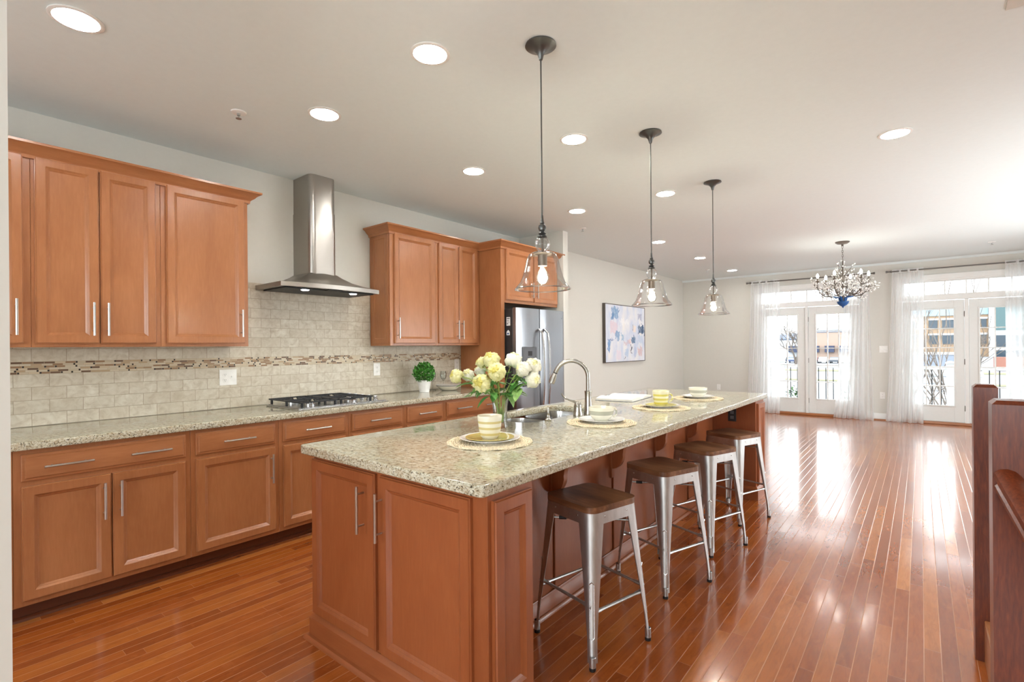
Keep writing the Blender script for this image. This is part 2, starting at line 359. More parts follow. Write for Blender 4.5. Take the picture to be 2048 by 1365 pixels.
M['awning'] = simple('dark_blue_awning', (48, 56, 80), 0.6)
M['bark'] = simple('grey_bark', (104, 94, 86), 0.9, var=0.25)
M['evergreen'] = simple('evergreen_foliage', (54, 82, 40), 0.8, var=0.5, scale=12)
M['crown'] = simple('bare_twig_haze', (92, 84, 78), 0.9, var=0.3, scale=3)
CARS = [('white', (226, 228, 230)), ('dark grey', (66, 70, 78)), ('silver', (176, 180, 186)), ('dark blue', (48, 62, 96)), ('red', (140, 40, 40)), ('black', (36, 38, 42))]
for nme, c in CARS: M['car_' + nme] = simple('car_paint_' + nme.replace(' ', '_'), c, 0.25, coat=0.6)
def siding():
    N = NT('white_lap_siding'); x, y, z = N.sep(N.obj())
    f = N.math('FRACT', N.math('DIVIDE', z, 0.22)); N.set(color=N.mix(N.math('LESS_THAN', f, 0.14), rgba((190, 192, 196)), rgba((130, 134, 140))), rough=0.6); return N.m
M['siding'] = siding()

# ------------------------------------------------------------------ mesh tools
class MB:
    def __init__(s): s.v = []; s.f = []
    def add(s, vs, fs, mat=None):
        o = len(s.v)
        s.v += [tuple(mat @ Vector(p)) if mat else tuple(p) for p in vs]
        s.f += [tuple(i + o for i in f) for f in fs]
        return s
    def box(s, x0, x1, y0, y1, z0, z1, b=0.0, mat=None):
        x0, x1 = sorted((x0, x1)); y0, y1 = sorted((y0, y1)); z0, z1 = sorted((z0, z1))
        if b <= 0:
            vs = [(x, y, z) for x in (x0, x1) for y in (y0, y1) for z in (z0, z1)]
            return s.add(vs, [(0, 1, 3, 2), (4, 6, 7, 5), (0, 4, 5, 1), (2, 3, 7, 6), (0, 2, 6, 4), (1, 5, 7, 3)], mat)
        b = min(b, (x1 - x0) * .49, (y1 - y0) * .49, (z1 - z0) * .49)
        vs = []; idx = {}
        for i, x in enumerate((x0, x1)):
            for j, y in enumerate((y0, y1)):
                for k, z in enumerate((z0, z1)):
                    ix = x + b * (1 - 2 * i); iy = y + b * (1 - 2 * j); iz = z + b * (1 - 2 * k)
                    for a, p in enumerate(((x, iy, iz), (ix, y, iz), (ix, iy, z))):
                        idx[i, j, k, a] = len(vs); vs.append(p)
        fs = []
        for i in (0, 1):
            fs.append([idx[i, 0, 0, 0], idx[i, 1, 0, 0], idx[i, 1, 1, 0], idx[i, 0, 1, 0]])
            fs.append([idx[0, i, 0, 1], idx[1, i, 0, 1], idx[1, i, 1, 1], idx[0, i, 1, 1]])
            fs.append([idx[0, 0, i, 2], idx[1, 0, i, 2], idx[1, 1, i, 2], idx[0, 1, i, 2]])
            for j in (0, 1):
                fs.append([idx[i, j, 0, 0], idx[i, j, 1, 0], idx[i, j, 1, 1], idx[i, j, 0, 1]])
                fs.append([idx[i, 0, j, 0], idx[i, 1, j, 0], idx[i, 1, j, 2], idx[i, 0, j, 2]])
                fs.append([idx[0, i, j, 1], idx[1, i, j, 1], idx[1, i, j, 2], idx[0, i, j, 2]])
                for k in (0, 1): fs.append([idx[i, j, k, 0], idx[i, j, k, 1], idx[i, j, k, 2]])
        return s.add(vs, fs, mat)
    def lathe(s, prof, seg=24, c=(0, 0, 0), mat=None, wob=None):
        vs = []; fs = []; rows = []
        for (r, z) in prof:
            if r <= 1e-6: rows.append([len(vs)]); vs.append((c[0], c[1], c[2] + z))
            else:
                rows.append(list(range(len(vs), len(vs) + seg)))
                for i in range(seg):
                    a = 2 * pi * i / seg; rr = r * (wob(a, z) if wob else 1)
                    vs.append((c[0] + rr * cos(a), c[1] + rr * sin(a), c[2] + z))
        for A, B in zip(rows, rows[1:]):
            for i in range(seg):
                j = (i + 1) % seg
                if len(A) == 1 and len(B) == 1: continue
                if len(A) == 1: fs.append((A[0], B[i], B[j]))
                elif len(B) == 1: fs.append((A[i], A[j], B[0]))
                else: fs.append((A[i], A[j], B[j], B[i]))
        return s.add(vs, fs, mat)
    def tube(s, pts, r, seg=8, cap=True, mat=None, closed=False, flat=1.0):
        P = [Vector(p) for p in pts]; n = len(P)
        rad = r if isinstance(r, (list, tuple)) else [r] * n
        vs = []; fs = []; up = None
        for i in range(n):
            if closed: t = P[(i + 1) % n] - P[i - 1]
            else: t = P[min(i + 1, n - 1)] - P[max(i - 1, 0)]
            t = t.normalized() if t.length > 1e-9 else Vector((0, 0, 1))
            if up is None: up = Vector((0, 0, 1)) if abs(t.z) < 0.9 else Vector((1, 0, 0))
            a = t.cross(up)
            if a.length < 1e-6: a = t.orthogonal()
            a.normalize(); b = a.cross(t).normalized(); up = b
            for k in range(seg):
                q = 2 * pi * k / seg
                vs.append(P[i] + a * (rad[i] * cos(q)) + b * (rad[i] * sin(q) * flat))
        m = n if closed else n - 1
        for i in range(m):
            for k in range(seg):
                l = (k + 1) % seg; i2 = (i + 1) % n
                fs.append((i * seg + k, i * seg + l, i2 * seg + l, i2 * seg + k))
        if cap and not closed:
            fs.append(tuple(range(seg))); fs.append(tuple(range((n - 1) * seg, n * seg)))
        return s.add(vs, fs, mat)
    def prism(s, poly, fn, t0, t1, mat=None):
        n = len(poly); vs = [fn(a, b, t0) for a, b in poly] + [fn(a, b, t1) for a, b in poly]
        fs = [tuple(range(n)), tuple(range(n, 2 * n))] + [(i, (i + 1) % n, n + (i + 1) % n, n + i) for i in range(n)]
        return s.add(vs, fs, mat)
    def ring(s, o, U, V, N, w, h, prof, mat=None):
        """rectangular panel: prof = [(inset, height)] loops, capped front and back"""
        o, U, V, N = map(Vector, (o, U, V, N)); vs = []; fs = []
        for (i, d) in prof:
            for (a, b) in ((i, i), (w - i, i), (w - i, h - i), (i, h - i)): vs.append(o + U * a + V * b + N * d)
        for k in range(len(prof) - 1):
            for q in range(4): fs.append((4 * k + q, 4 * k + (q + 1) % 4, 4 * k + 4 + (q + 1) % 4, 4 * k + 4 + q))
        fs.append((3, 2, 1, 0)); e = 4 * (len(prof) - 1); fs.append((e, e + 1, e + 2, e + 3))
        return s.add(vs, fs, mat)
    def sweep(s, path, prof, closed=False, mat=None):
        """prof [(out, z)] swept along a level path; out is to the right of travel, mitred"""
        P = [Vector((p[0], p[1], 0)) for p in path]; n = len(P); vs = []; fs = []; m = len(prof)
        for i in range(n):
            d0 = (P[i] - P[i - 1]).normalized() if (i > 0 or closed) else None
            d1 = (P[(i + 1) % n] - P[i]).normalized() if (i < n - 1 or closed) else None
            d0 = d0 or d1; d1 = d1 or d0
            n0 = Vector((d0.y, -d0.x, 0)); n1 = Vector((d1.y, -d1.x, 0)); b = (n0 + n1)
            b = b / max(0.2, b.dot(n0))
            for (o, z) in prof: vs.append((P[i].x + b.x * o, P[i].y + b.y * o, z))
        for i in range(n if closed else n - 1):
            j = (i + 1) % n
            for k in range(m): fs.append((i * m + k, i * m + (k + 1) % m, j * m + (k + 1) % m, j * m + k))
        if not closed: fs += [tuple(range(m)), tuple(range((n - 1) * m, n * m))]
        return s.add(vs, fs, mat)
    def grid(s, fn, nu, nv, mat=None):
        vs = [fn(i / nu, j / nv) for j in range(nv + 1) for i in range(nu + 1)]
        fs = [(j * (nu + 1) + i, j * (nu + 1) + i + 1, (j + 1) * (nu + 1) + i + 1, (j + 1) * (nu + 1) + i) for j in range(nv) for i in range(nu)]
        return s.add(vs, fs, mat)
    def shift(s, d): s.v = [(p[0] - d[0], p[1] - d[1], p[2] - d[2]) for p in s.v]; return s

def build(name, mb, mat, parent=None, world=False, sharp=35, recalc=True):
    if world and parent is not None:
        b = Vector((0, 0, 0)); q = parent
        while q is not None: b += q.location; q = q.parent
        mb.shift(b)
    me = bpy.data.meshes.new(name); me.from_pydata(mb.v, [], mb.f)
    if recalc:
        bm = bmesh.new(); bm.from_mesh(me); bmesh.ops.recalc_face_normals(bm, faces=bm.faces); bm.to_mesh(me); bm.free()
    me.shade_smooth(); me.set_sharp_from_angle(angle=R(sharp))
    me.materials.append(M[mat] if isinstance(mat, str) else mat)
    o = bpy.data.objects.new(name, me); col.objects.link(o)
    if parent is not None: o.parent = parent
    return o
def tag(o, label=None, cat=None, group=None, kind=None):
    if label: o['label'] = label
    if cat: o['category'] = cat
    if group: o['group'] = group
    if kind: o['kind'] = kind
    return o
def thing(name, label, cat, loc=(0, 0, 0), rz=0.0, group=None):
    o = bpy.data.objects.new(name, None); o.empty_display_size = 0.1; col.objects.link(o)
    o.location = loc; o.rotation_euler = (0, 0, rz)
    return tag(o, label, cat, group)
def struct(name, mb, mat, parent=None, **k):
    o = build(name, mb, mat, parent, **k)
    if parent is None: o['kind'] = 'structure'
    return o
def dup(root, loc=None, rz=None, label=None):
    def cp(o, par):
        c = o.copy(); col.objects.link(c); c.parent = par
        for ch in list(o.children): cp(ch, c)
        return c
    r = cp(root, None)
    if loc is not None: r.location = loc
    if rz is not None: r.rotation_euler = (0, 0, rz)
    if label: r['label'] = label
    return r

# ------------------------------------------------------------------ the room
FZ = 0.025; CZ = 2.743; XL = -4.0; YF = 10.78; XR = 2.1; YB = -2.6
struct('floor', MB().box(XL - .15, XR + .15, YB - .15, YF + .12, FZ - .15, FZ), 'floor')
struct('ceiling', MB().box(XL - .15, XR + .15, YB - .15, YF + .15, CZ, CZ + .12), 'ceiling')
struct('wall_left', MB().box(XL - .15, XL, YB - .15, YF + .15, FZ, CZ), 'wall')
mb = MB(); rw = (4.1, 8.9, .65, 2.0)  # rw: made-up opening in the unseen right wall, for the side fill lamp
mb.box(XR, XR + .15, YB - .15, rw[0], FZ, CZ).box(XR, XR + .15, rw[1], YF + .15, FZ, CZ).box(XR, XR + .15, rw[0], rw[1], FZ, rw[2]).box(XR, XR + .15, rw[0], rw[1], rw[3], CZ)
struct('wall_right', mb, 'wall')
# back wall, with an unseen window opening made up to brighten the room
mb = MB(); bw = (-2.6, 1.6, 0.75, 2.25)
mb.box(XL, XR, YB - .15, YB, FZ, bw[2]).box(XL, XR, YB - .15, YB, bw[3], CZ).box(XL, bw[0], YB - .15, YB, bw[2], bw[3]).box(bw[1], XR, YB - .15, YB, bw[2], bw[3])
struct('wall_back', mb, 'wall')
# far wall with two door openings (doors and transoms in one tall opening each)
OP = [(-2.50, -0.83), (-0.27, 1.40)]; OT = 2.40
mb = MB(); xs = [XL, OP[0][0], OP[0][1], OP[1][0], OP[1][1], XR]
for a, b in ((0, 1), (2, 3), (4, 5)): mb.box(xs[a], xs[b], YF, YF + .15, FZ, CZ)
for a, b in OP: mb.box(a, b, YF, YF + .15, OT, CZ)
struct('wall_far', mb, 'wall')
struct('wall_fridge_side', MB().box(XL, -3.325, 5.06, 5.165, FZ, CZ), 'wall')
struct('wall_doorway', MB().box(-1.42, -1.30, -1.6, 0.131, FZ, CZ), 'wall')
struct('wall_stair_soffit', MB().box(0.281, XR, 1.2, 2.93, CZ - .006, CZ), 'wall')
base_prof = [(0, FZ + .02), (.014, FZ + .02), (.014, FZ + .10), (.008, FZ + .118), (0, FZ + .12)]
shoe = [(0, FZ), (.02, FZ), (.018, FZ + .012), (.008, FZ + .02), (0, FZ + .02)]
struct('baseboard_left', MB().sweep([(XL, YF), (XL, 5.165)], [(-o, z) for o, z in base_prof]), 'trim')
mb = MB()
for a, b in ((XL, OP[0][0] - .06), (OP[0][1] + .06, OP[1][0] - .06), (OP[1][1] + .06, XR)): mb.sweep([(a, YF), (b, YF)], base_prof)
struct('baseboard_far', mb, 'trim')
mb = MB()
for a, b in ((XL, OP[0][0] - .06), (OP[0][1] + .06, OP[1][0] - .06), (OP[1][1] + .06, XR)): mb.sweep([(a, YF), (b, YF)], shoe)
struct('trim_1', mb, 'cab_x')
struct('baseboard_fridge_side', MB().sweep([(-3.325, 5.06), (-3.325, 5.165), (XL, 5.165)], base_prof), 'trim')
struct('trim_2', MB().sweep([(XL, YF), (XR, YF)], [(0, CZ - .035), (.012, CZ - .035), (.03, CZ - .012), (.034, CZ), (0, CZ)]), 'ceiling')

# far wall: french doors and transoms
def french(n, x0, x1, k):
    """x0..x1 opening; k = column spacing offset of the glazing"""
    # casing + jambs
    mb = MB(); y0 = YF - .018
    mb.box(x0 - .07, x0, y0, YF, FZ, OT + .07, .004).box(x1, x1 + .07, y0, YF, FZ, OT + .07, .004).box(x0 - .085, x1 + .085, y0 - .008, YF, OT, OT + .085, .006)
    mb.box(x0, x0 + .025, YF, YF + .15, FZ, OT).box(x1 - .025, x1, YF, YF + .15, FZ, OT).box(x0, x1, YF, YF + .15, OT - .025, OT)
    struct('trim_%d' % (2 + n), mb, 'trim')
    xm = (x0 + x1) / 2
    # transom
    w0 = thing('window_%d' % n, None, None, (xm, YF + .05, 2.15)); w0['kind'] = 'structure'
    mb = MB(); mb.box(x0 + .026, x1 - .026, YF + .01, YF + .09, 2.06, 2.155, .003).box(x0 + .026, x1 - .026, YF + .01, YF + .09, 2.362, 2.374, .003)
    a, b = x0 + .055, x1 - .055
    mb.box(x0 + .026, a, YF + .01, YF + .09, 2.156, 2.361).box(b, x1 - .026, YF + .01, YF + .09, 2.156, 2.361)
    build('window_frame', mb, 'trim', w0, world=True)
    mb = MB()
    for i in range(1, 6):
        q = a + (b - a) * i / 6; mb.box(q - .009, q + .009, YF + .03, YF + .07, 2.155, 2.362)
    build('muntins', mb, 'trim', w0, world=True)
    build('pane', MB().box(a, b, YF + .048, YF + .052, 2.155, 2.362), 'pane', w0, world=True)
    # the two leaves
    post = MB().box(xm - .024, xm + .024, YF + .0, YF + .11, FZ, 2.058, .004)
    struct('trim_%d' % (6 + n), post, 'trim')
    struct('trim_%d' % (8 + n), MB().box(x0 + .026, x1 - .026, YF - .035, YF + .12, FZ, FZ + .042, .006), 'cab_x')
    for s, (l0, l1) in enumerate(((x0 + .03, xm - .028), (xm + .028, x1 - .03))):
        d = thing('door_%d' % (2 * n - 1 + s), None, None, ((l0 + l1) / 2, YF + .05, FZ + .045)); d['kind'] = 'structure'
        g0, g1, z0, z1 = l0 + .125, l1 - .125, .335, 1.905
        ya, yb = YF + .025, YF + .07
        mb = MB(); mb.box(l0, g0, ya, yb, FZ + .045, 2.052, .003).box(g1, l1, ya, yb, FZ + .045, 2.052, .003).box(g0, g1, ya, yb, FZ + .045, z0, .0).box(g0, g1, ya, yb, z1, 2.052, .0)
        build('door_leaf', mb, 'door', d, world=True)
        mb = MB(); bp = [(0, 0), (0, .012), (.006, .016), (.018, .012), (.022, 0)]
        for (p, q, u, v) in ((g0 - .02, g0 + .004, z0 - .02, z1 + .02), (g1 - .004, g1 + .02, z0 - .02, z1 + .02)): mb.box(p, q, ya - .014, ya + .004, u, v, .005)
        for (u, v) in ((z0 - .02, z0 + .004), (z1 - .004, z1 + .02)): mb.box(g0, g1, ya - .014, ya + .004, u, v, .005)
        build('glazing_bead', mb, 'door', d, world=True)
        mb = MB()
        for i in (1, 2): q = g0 + (g1 - g0) * i / 3; mb.box(q - .008, q + .008, ya - .006, yb, z0, z1)
        for i in range(1, 5): q = z0 + (z1 - z0) * i / 5; mb.box(g0, g1, ya - .005, yb - .002, q - .008, q + .008)
        build('muntins', mb, 'door', d, world=True)
        build('pane', MB().box(g0, g1, YF + .046, YF + .05, z0, z1), 'pane', d, world=True)
        hx = (xm + .026) if (n == 1) else (xm - .026)
        if (s == 1) == (n == 1):
            for hz in (.3, 1.05, 1.82): build('hinge', MB().tube([(hx, YF + .018, hz - .045), (hx, YF + .018, hz + .045)], .006, 8), 'rod', d, world=True)
            hs = l1 - .06 if n == 1 else l0 + .06
            for hz in (.98, 1.10): build('door_knob', MB().lathe([(0, .05), (.022, .046), (.026, .03), (.012, .02), (.012, .006), (.03, .004), (.03, 0), (0, 0)], 16, mat=Matrix.Translation((hs, ya, hz)) @ Matrix.Rotation(R(90), 4, 'X')), 'nickel', d, world=True)
french(1, *OP[0], 0); french(2, *OP[1], 0)
# invented window behind the camera, added to go with the back fill lamp
wb = thing('window_3', None, None, (-.5, YB - .06, .75)); wb['kind'] = 'structure'
mb = MB(); x0, x1, z0, z1 = bw
mb.box(x0, x0 + .06, YB - .11, YB - .03, z0, z1).box(x1 - .06, x1, YB - .11, YB - .03, z0, z1).box(x0, x1, YB - .11, YB - .03, z0, z0 + .06).box(x0, x1, YB - .11, YB - .03, z1 - .06, z1)
for i in (1, 2): q = x0 + (x1 - x0) * i / 3; mb.box(q - .04, q + .04, YB - .11, YB - .03, z0, z1)
build('window_frame', mb, 'trim', wb, world=True)
build('pane', MB().box(x0 + .06, x1 - .06, YB - .072, YB - .068, z0 + .06, z1 - .06), 'pane', wb, world=True)

ws = thing('window_4', None, None, (XR + .07, 6.5, rw[2])); ws['kind'] = 'structure'  # invented side window out of view, added to brighten the living end
mb = MB(); q0, q1, z0, z1 = rw
mb.box(XR + .03, XR + .11, q0, q0 + .06, z0, z1).box(XR + .03, XR + .11, q1 - .06, q1, z0, z1).box(XR + .03, XR + .11, q0, q1, z0, z0 + .06).box(XR + .03, XR + .11, q0, q1, z1 - .06, z1)
for i in (1, 2): q = q0 + (q1 - q0) * i / 3; mb.box(XR + .03, XR + .11, q - .04, q + .04, z0, z1)
build('window_frame', mb, 'trim', ws, world=True)
build('pane', MB().box(XR + .068, XR + .072, q0 + .06, q1 - .06, z0 + .06, z1 - .06), 'pane', ws, world=True)

# tiled splashback
mb = MB().box(XL, XL + .008, -.45, 3.985, .9155, 1.2175).box(XL, XL + .008, -.45, 3.985, 1.2895, 1.372).box(XL, XL + .008, 1.58, 2.795, 1.372, 1.865)
struct('wall_backsplash', mb, 'tile')
struct('trim_13', MB().box(XL, XL + .0085, -.45, 3.985, 1.2175, 1.2895), 'mosaic')

# ------------------------------------------------------------------ cabinets
DOOR = [(0, 0), (0, .013), (.003, .0135), (.006, .019), (.044, .019), (.0452, .0178), (.0535, .0112), (.0548, .0112), (.0628, .0050), (.0629, .0050)]
DRAW = [(0, 0), (0, .011), (.003, .013), (.012, .014), (.0165, .019), (.0166, .019)]
def pull(parent, c, axis, N, L=.19, r=.0058):
    """bar pull centred at c on the face, bar along axis, standing off along N"""
    c, A, Nn = Vector(c), Vector(axis), Vector(N)
    mb = MB(); mb.tube([c + Nn * .032 - A * L / 2, c + Nn * .032 + A * L / 2], r, 10)
    for q in (-.34, .34): mb.tube([c + A * L * q - Nn * .001, c + A * L * q + Nn * .03], .0043, 8)
    return build('handle', mb, 'handle', parent, world=True)
Z3 = (0, 0, 1)
def cab_door(parent, o, U, N, w, h, mat, hpos=None, L=.19, name='door', prof=DOOR):
    """hpos: ('v', offset along U, z offset) or ('h', ...)"""
    o = Vector(o); d = build(name, MB().ring(o, U, Z3, N, w, h, prof), mat, parent, world=True, sharp=20)
    for hp in ([hpos] if isinstance(hpos, tuple) else (hpos or [])):
        c = o + Vector(U) * hp[1] + Vector(Z3) * hp[2] + Vector(N) * .018
        pull(d, c, Z3 if hp[0] == 'v' else U, N, L)
    return d
FX = (1, 0, 0); FY = (0, 1, 0)

def wall_cab(y0, y1, doors, label, z0=1.372, z1=2.42, xf=-3.70, mat='cab', rail=.012, side=None):
    t = thing('upper_cabinet', label, 'cabinet', (XL + .002, (y0 + y1) / 2, z0), 0, 'wall cabinets above the worktop')
    build('cabinet_body', MB().box(XL + .002, xf, y0, y1, z0, z1, .0015), mat, t, world=True)
    for (a, b, hs) in doors:   # hs = 'l' or 'r' handle side
        u = .03 if hs == 'l' else (b - a) - .03
        cab_door(t, (xf, a, z0 + .02), FY, FX, b - a, z1 - z0 - .04, mat, ('v', u, .14) if hs else None)
    if side is not None:
        cab_door(t, (XL + .03, side, z0 + .02), FX, (0, -1, 0), -XL + xf - .05, z1 - z0 - .04, mat, None, name='end_panel', prof=[(0, 0), (0, .004), (.002, .006), (.044, .006), (.05, .003), (.0501, .003)])
    return t
wall_cab(-.44, .4545, [(-.40, .005, 'r'), (.012, .425, 'r')], 'maple wall cabinet cut off by the doorway wall, first on the left', mat='cab')
wall_cab(.4555, 1.0475, [(.470, .742, 'r'), (.748, 1.022, 'l')], 'maple wall cabinet with two tall doors, left of the single door one')
wall_cab(1.0485, 1.576, [(1.077, 1.551, 'r')], 'single wide door maple wall cabinet just left of the steel range hood')
wall_cab(2.803, 3.3555, [(2.845, 3.330, 'l')], 'single door maple wall cabinet just right of the steel range hood', side=2.803)
wall_cab(3.3565, 3.982, [(3.384, 3.656, 'r'), (3.664, 3.94, 'l')], 'maple wall cabinet with two narrow doors beside the fridge panel')
crown = [(0, 2.385), (.012, 2.385), (.014, 2.402), (.022, 2.410), (.034, 2.418), (.050, 2.438), (.066, 2.446), (.072, 2.449), (.072, 2.462), (0, 2.462)]
def crown_fix(path, label):
    # travel so that the room is on the right-hand side
    mb = MB().sweep(path, crown); o = build('crown_moulding', mb, 'cab_y'); tag(o, label, 'moulding', 'cabinet crown mouldings')
crown_fix([(-3.6985, -.44), (-3.6985, 1.5775), (XL + .003, 1.5775)], 'maple crown moulding along the top of the left wall cabinets')
crown_fix([(XL + .003, 2.8015), (-3.6985, 2.8015), (-3.6985, 3.983), (-3.393, 3.983), (-3.393, 5.028), (-3.7, 5.028)], 'maple crown moulding from the hood side cabinets round the fridge cabinet')

def base_cab(y0, y1, label, drawer, doors, xf=-3.36):
    t = thing('base_cabinet', label, 'cabinet', (XL + .002, (y0 + y1) / 2, FZ), 0, 'base cabinets along the wall')
    build('cabinet_body', MB().box(XL + .002, xf, y0, y1, .118, .874, .0015), 'cab', t, world=True)
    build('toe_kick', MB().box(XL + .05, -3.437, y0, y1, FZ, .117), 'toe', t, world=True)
    d0, d1, hs = drawer
    w = d1 - d0
    hp = [('h', w * q, .064) for q in hs]
    cab_door(t, (xf, d0, .722), FY, FX, w, .13, 'cab_y', hp, name='drawer', prof=DRAW)
    for (a, b, side) in doors:
        u = .032 if side == 'l' else (b - a) - .032
        cab_door(t, (xf, a, .145), FY, FX, b - a, .552, 'cab', ('v', u, .552 - .135))
    return t
base_cab(-.42, .3435, 'maple base cabinet half hidden behind the doorway wall', (-.39, .315, (.5,)), [(-.39, -.04, 'r'), (-.035, .315, 'l')])
base_cab(.3445, 1.0935, 'maple base cabinet with a wide two handled drawer over two doors, leftmost', (.372, 1.067, (.25, .75)), [(.372, .7165, 'r'), (.7225, 1.067, 'l')])
base_cab(1.0945, 1.6215, 'single door maple base cabinet below the double outlet plate', (1.121, 1.595, (.5,)), [(1.121, 1.595, 'r')])
base_cab(1.6225, 2.1520, 'maple base cabinet under the left half of the cooktop', (1.649, 2.125, (.5,)), [(1.649, 2.125, 'r')])
base_cab(2.1530, 2.6780, 'maple base cabinet under the right half of the cooktop', (2.18, 2.651, (.5,)), [(2.18, 2.651, 'l')])
base_cab(2.6790, 3.1290, 'narrow maple base cabinet just right of the cooktop', (2.706, 3.101, (.5,)), [(2.706, 3.101, 'r')])
base_cab(3.1300, 3.9800, 'wide maple base cabinet with a two handled drawer beside the fridge panel', (3.158, 3.95, (.25, .75)), [(3.158, 3.551, 'r'), (3.557, 3.95, 'l')])
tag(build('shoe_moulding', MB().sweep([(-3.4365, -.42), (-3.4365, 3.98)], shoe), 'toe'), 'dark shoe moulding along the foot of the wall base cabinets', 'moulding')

# wall worktop
def slab(name, loops, holes, z0, z1, mat, bev=.007):
    """flat slab from an outline with optional hole outlines"""
    bm = bmesh.new()
    def loop(pts): 
        vs = [bm.verts.new((x, y, z1)) for x, y in pts]; return [bm.edges.new((vs[i], vs[(i + 1) % len(vs)])) for i in range(len(vs))]
    ed = loop(loops)
    for hlist in holes: ed += loop(hlist)
    r = bmesh.ops.triangle_fill(bm, use_beauty=True, use_dissolve=False, edges=ed)
    fs = list(bm.faces)
    ext = bmesh.ops.extrude_face_region(bm, geom=fs)
    vv = [g for g in ext['geom'] if isinstance(g, bmesh.types.BMVert)]
    bmesh.ops.translate(bm, verts=vv, vec=(0, 0, z0 - z1))
    bmesh.ops.recalc_face_normals(bm, faces=bm.faces)
    es = [e for e in bm.edges if len(e.link_faces) == 2 and e.calc_face_angle(0) > 1.2 and abs(e.verts[0].co.z - e.verts[1].co.z) < 1e-5]
    bmesh.ops.bevel(bm, geom=es, offset=bev, segments=3, affect='EDGES', profile=.6)
    me = bpy.data.meshes.new(name); bm.to_mesh(me); bm.free(); me.shade_smooth(); me.set_sharp_from_angle(angle=R(40))
    me.materials.append(M[mat]); o = bpy.data.objects.new(name, me); col.objects.link(o); return o
tag(slab('countertop', [(XL + .0005, -.44), (-3.325, -.44), (-3.325, 3.983), (XL + .0005, 3.983)], [], .875, .915, 'granite'), 'speckled granite worktop on the wall base cabinets', 'countertop')

# fridge surround
tag(build('fridge_panel', MB().box(XL + .001, -3.395, 3.985, 4.008, FZ, 2.42, .0015).box(-3.414, -3.3945, 3.9845, 4.04, FZ, 2.42, .001), 'cab'), 'tall plain maple side panel left of the steel fridge', 'panel')
t = thing('upper_cabinet', 'deep maple cabinet mounted above the steel fridge', 'cabinet', (XL + .002, 4.53, 1.82), 0, 'wall cabinets above the worktop')
build('cabinet_body', MB().box(XL + .002, -3.394, 4.041, 5.025, 1.82, 2.42, .0015), 'cab', t, world=True)
for a, b, hs in ((4.058, 4.524, 'r'), (4.552, 5.012, 'l')):
    cab_door(t, (-3.394, a, 1.85), FY, FX, b - a, .545, 'cab', ('v', .03 if hs == 'l' else b - a - .03, .13), L=.17)

# fridge
fr = thing('refrigerator', 'stainless side by side refrigerator with water dispenser in maple surround', 'refrigerator', (-3.6, 4.52, FZ))
build('fridge_body', MB().box(XL + .04, -3.305, 4.062, 4.965, FZ + .02, 1.752, .006), 'fridge_side', fr, world=True)
def fridge_door(y0, y1, hy):
    mb = MB(); seg = 10; poly = []
    for i in range(seg + 1):
        q = i / seg; poly.append((-3.255 + .022 * sin(pi * q) ** .6 if 0 < i < seg else -3.262, y0 + (y1 - y0) * q))
    poly += [(-3.303, y1), (-3.303, y0)]
    mb.prism(poly, lambda a, b, t: (a, b, t), FZ + .07, 1.762)
    d = build('fridge_door', mb, 'fridge', fr, world=True, sharp=50)
    pts = [(-3.235, hy, .62), (-3.19, hy, .66), (-3.172, hy, .9), (-3.168, hy, 1.1), (-3.172, hy, 1.3), (-3.19, hy, 1.5), (-3.235, hy, 1.54)]
    build('handle', MB().tube(pts, .0135, 10), 'steel', d, world=True)
    return d
d1 = fridge_door(4.064, 4.483, 4.437); d2 = fridge_door(4.491, 4.963, 4.54)
mb = MB().box(-3.2455, -3.2265, 4.135, 4.385, .93, 1.352, .01)
disp = build('dispenser', mb, 'darkgrey', d1, world=True)
build('dispenser_recess', MB().box(-3.2275, -3.2245, 4.16, 4.36, .96, 1.17, .002), 'black', disp, world=True)
build('display', MB().box(-3.2275, -3.2245, 4.225, 4.295, 1.255, 1.305, .001), 'black', disp, world=True)
mb = MB().box(-3.2462, -3.2425, 4.868, 4.896, 1.662, 1.69, .001)
em = build('badge', mb, 'steel', d2, world=True)
mb = MB().tube([(-3.2408, 4.882 + .008 * cos(a), 1.676 + .008 * sin(a)) for a in [i * pi / 8 for i in range(16)]], .0012, 5, closed=True).tube([(-3.2408, 4.879, 1.676), (-3.2408, 4.885, 1.679)], .001, 5)
build('emblem', mb, 'black', em, world=True)
mb = MB()
mb.box(-3.385, -3.335, 4.0595, 4.0618, 1.575, 1.665)
s1 = build('sticker', mb, 'sticker', fr, world=True)
build('print', MB().box(-3.38, -3.34, 4.0588, 4.0594, 1.645, 1.655).box(-3.38, -3.35, 4.0588, 4.0594, 1.625, 1.631).box(-3.38, -3.342, 4.0588, 4.0594, 1.61, 1.614).box(-3.38, -3.36, 4.0588, 4.0594, 1.59, 1.6), 'darkgrey', s1, world=True)
s2 = build('sticker', MB().prism([(-3.385, 1.475), (-3.342, 1.475), (-3.342, 1.51), (-3.363, 1.53), (-3.385, 1.51)], lambda a, b, t: (a, t, b), 4.0595, 4.0618), 'sticker', fr, world=True)
build('print', MB().box(-3.376, -3.352, 4.0588, 4.0594, 1.484, 1.498), 'blue', s2, world=True)

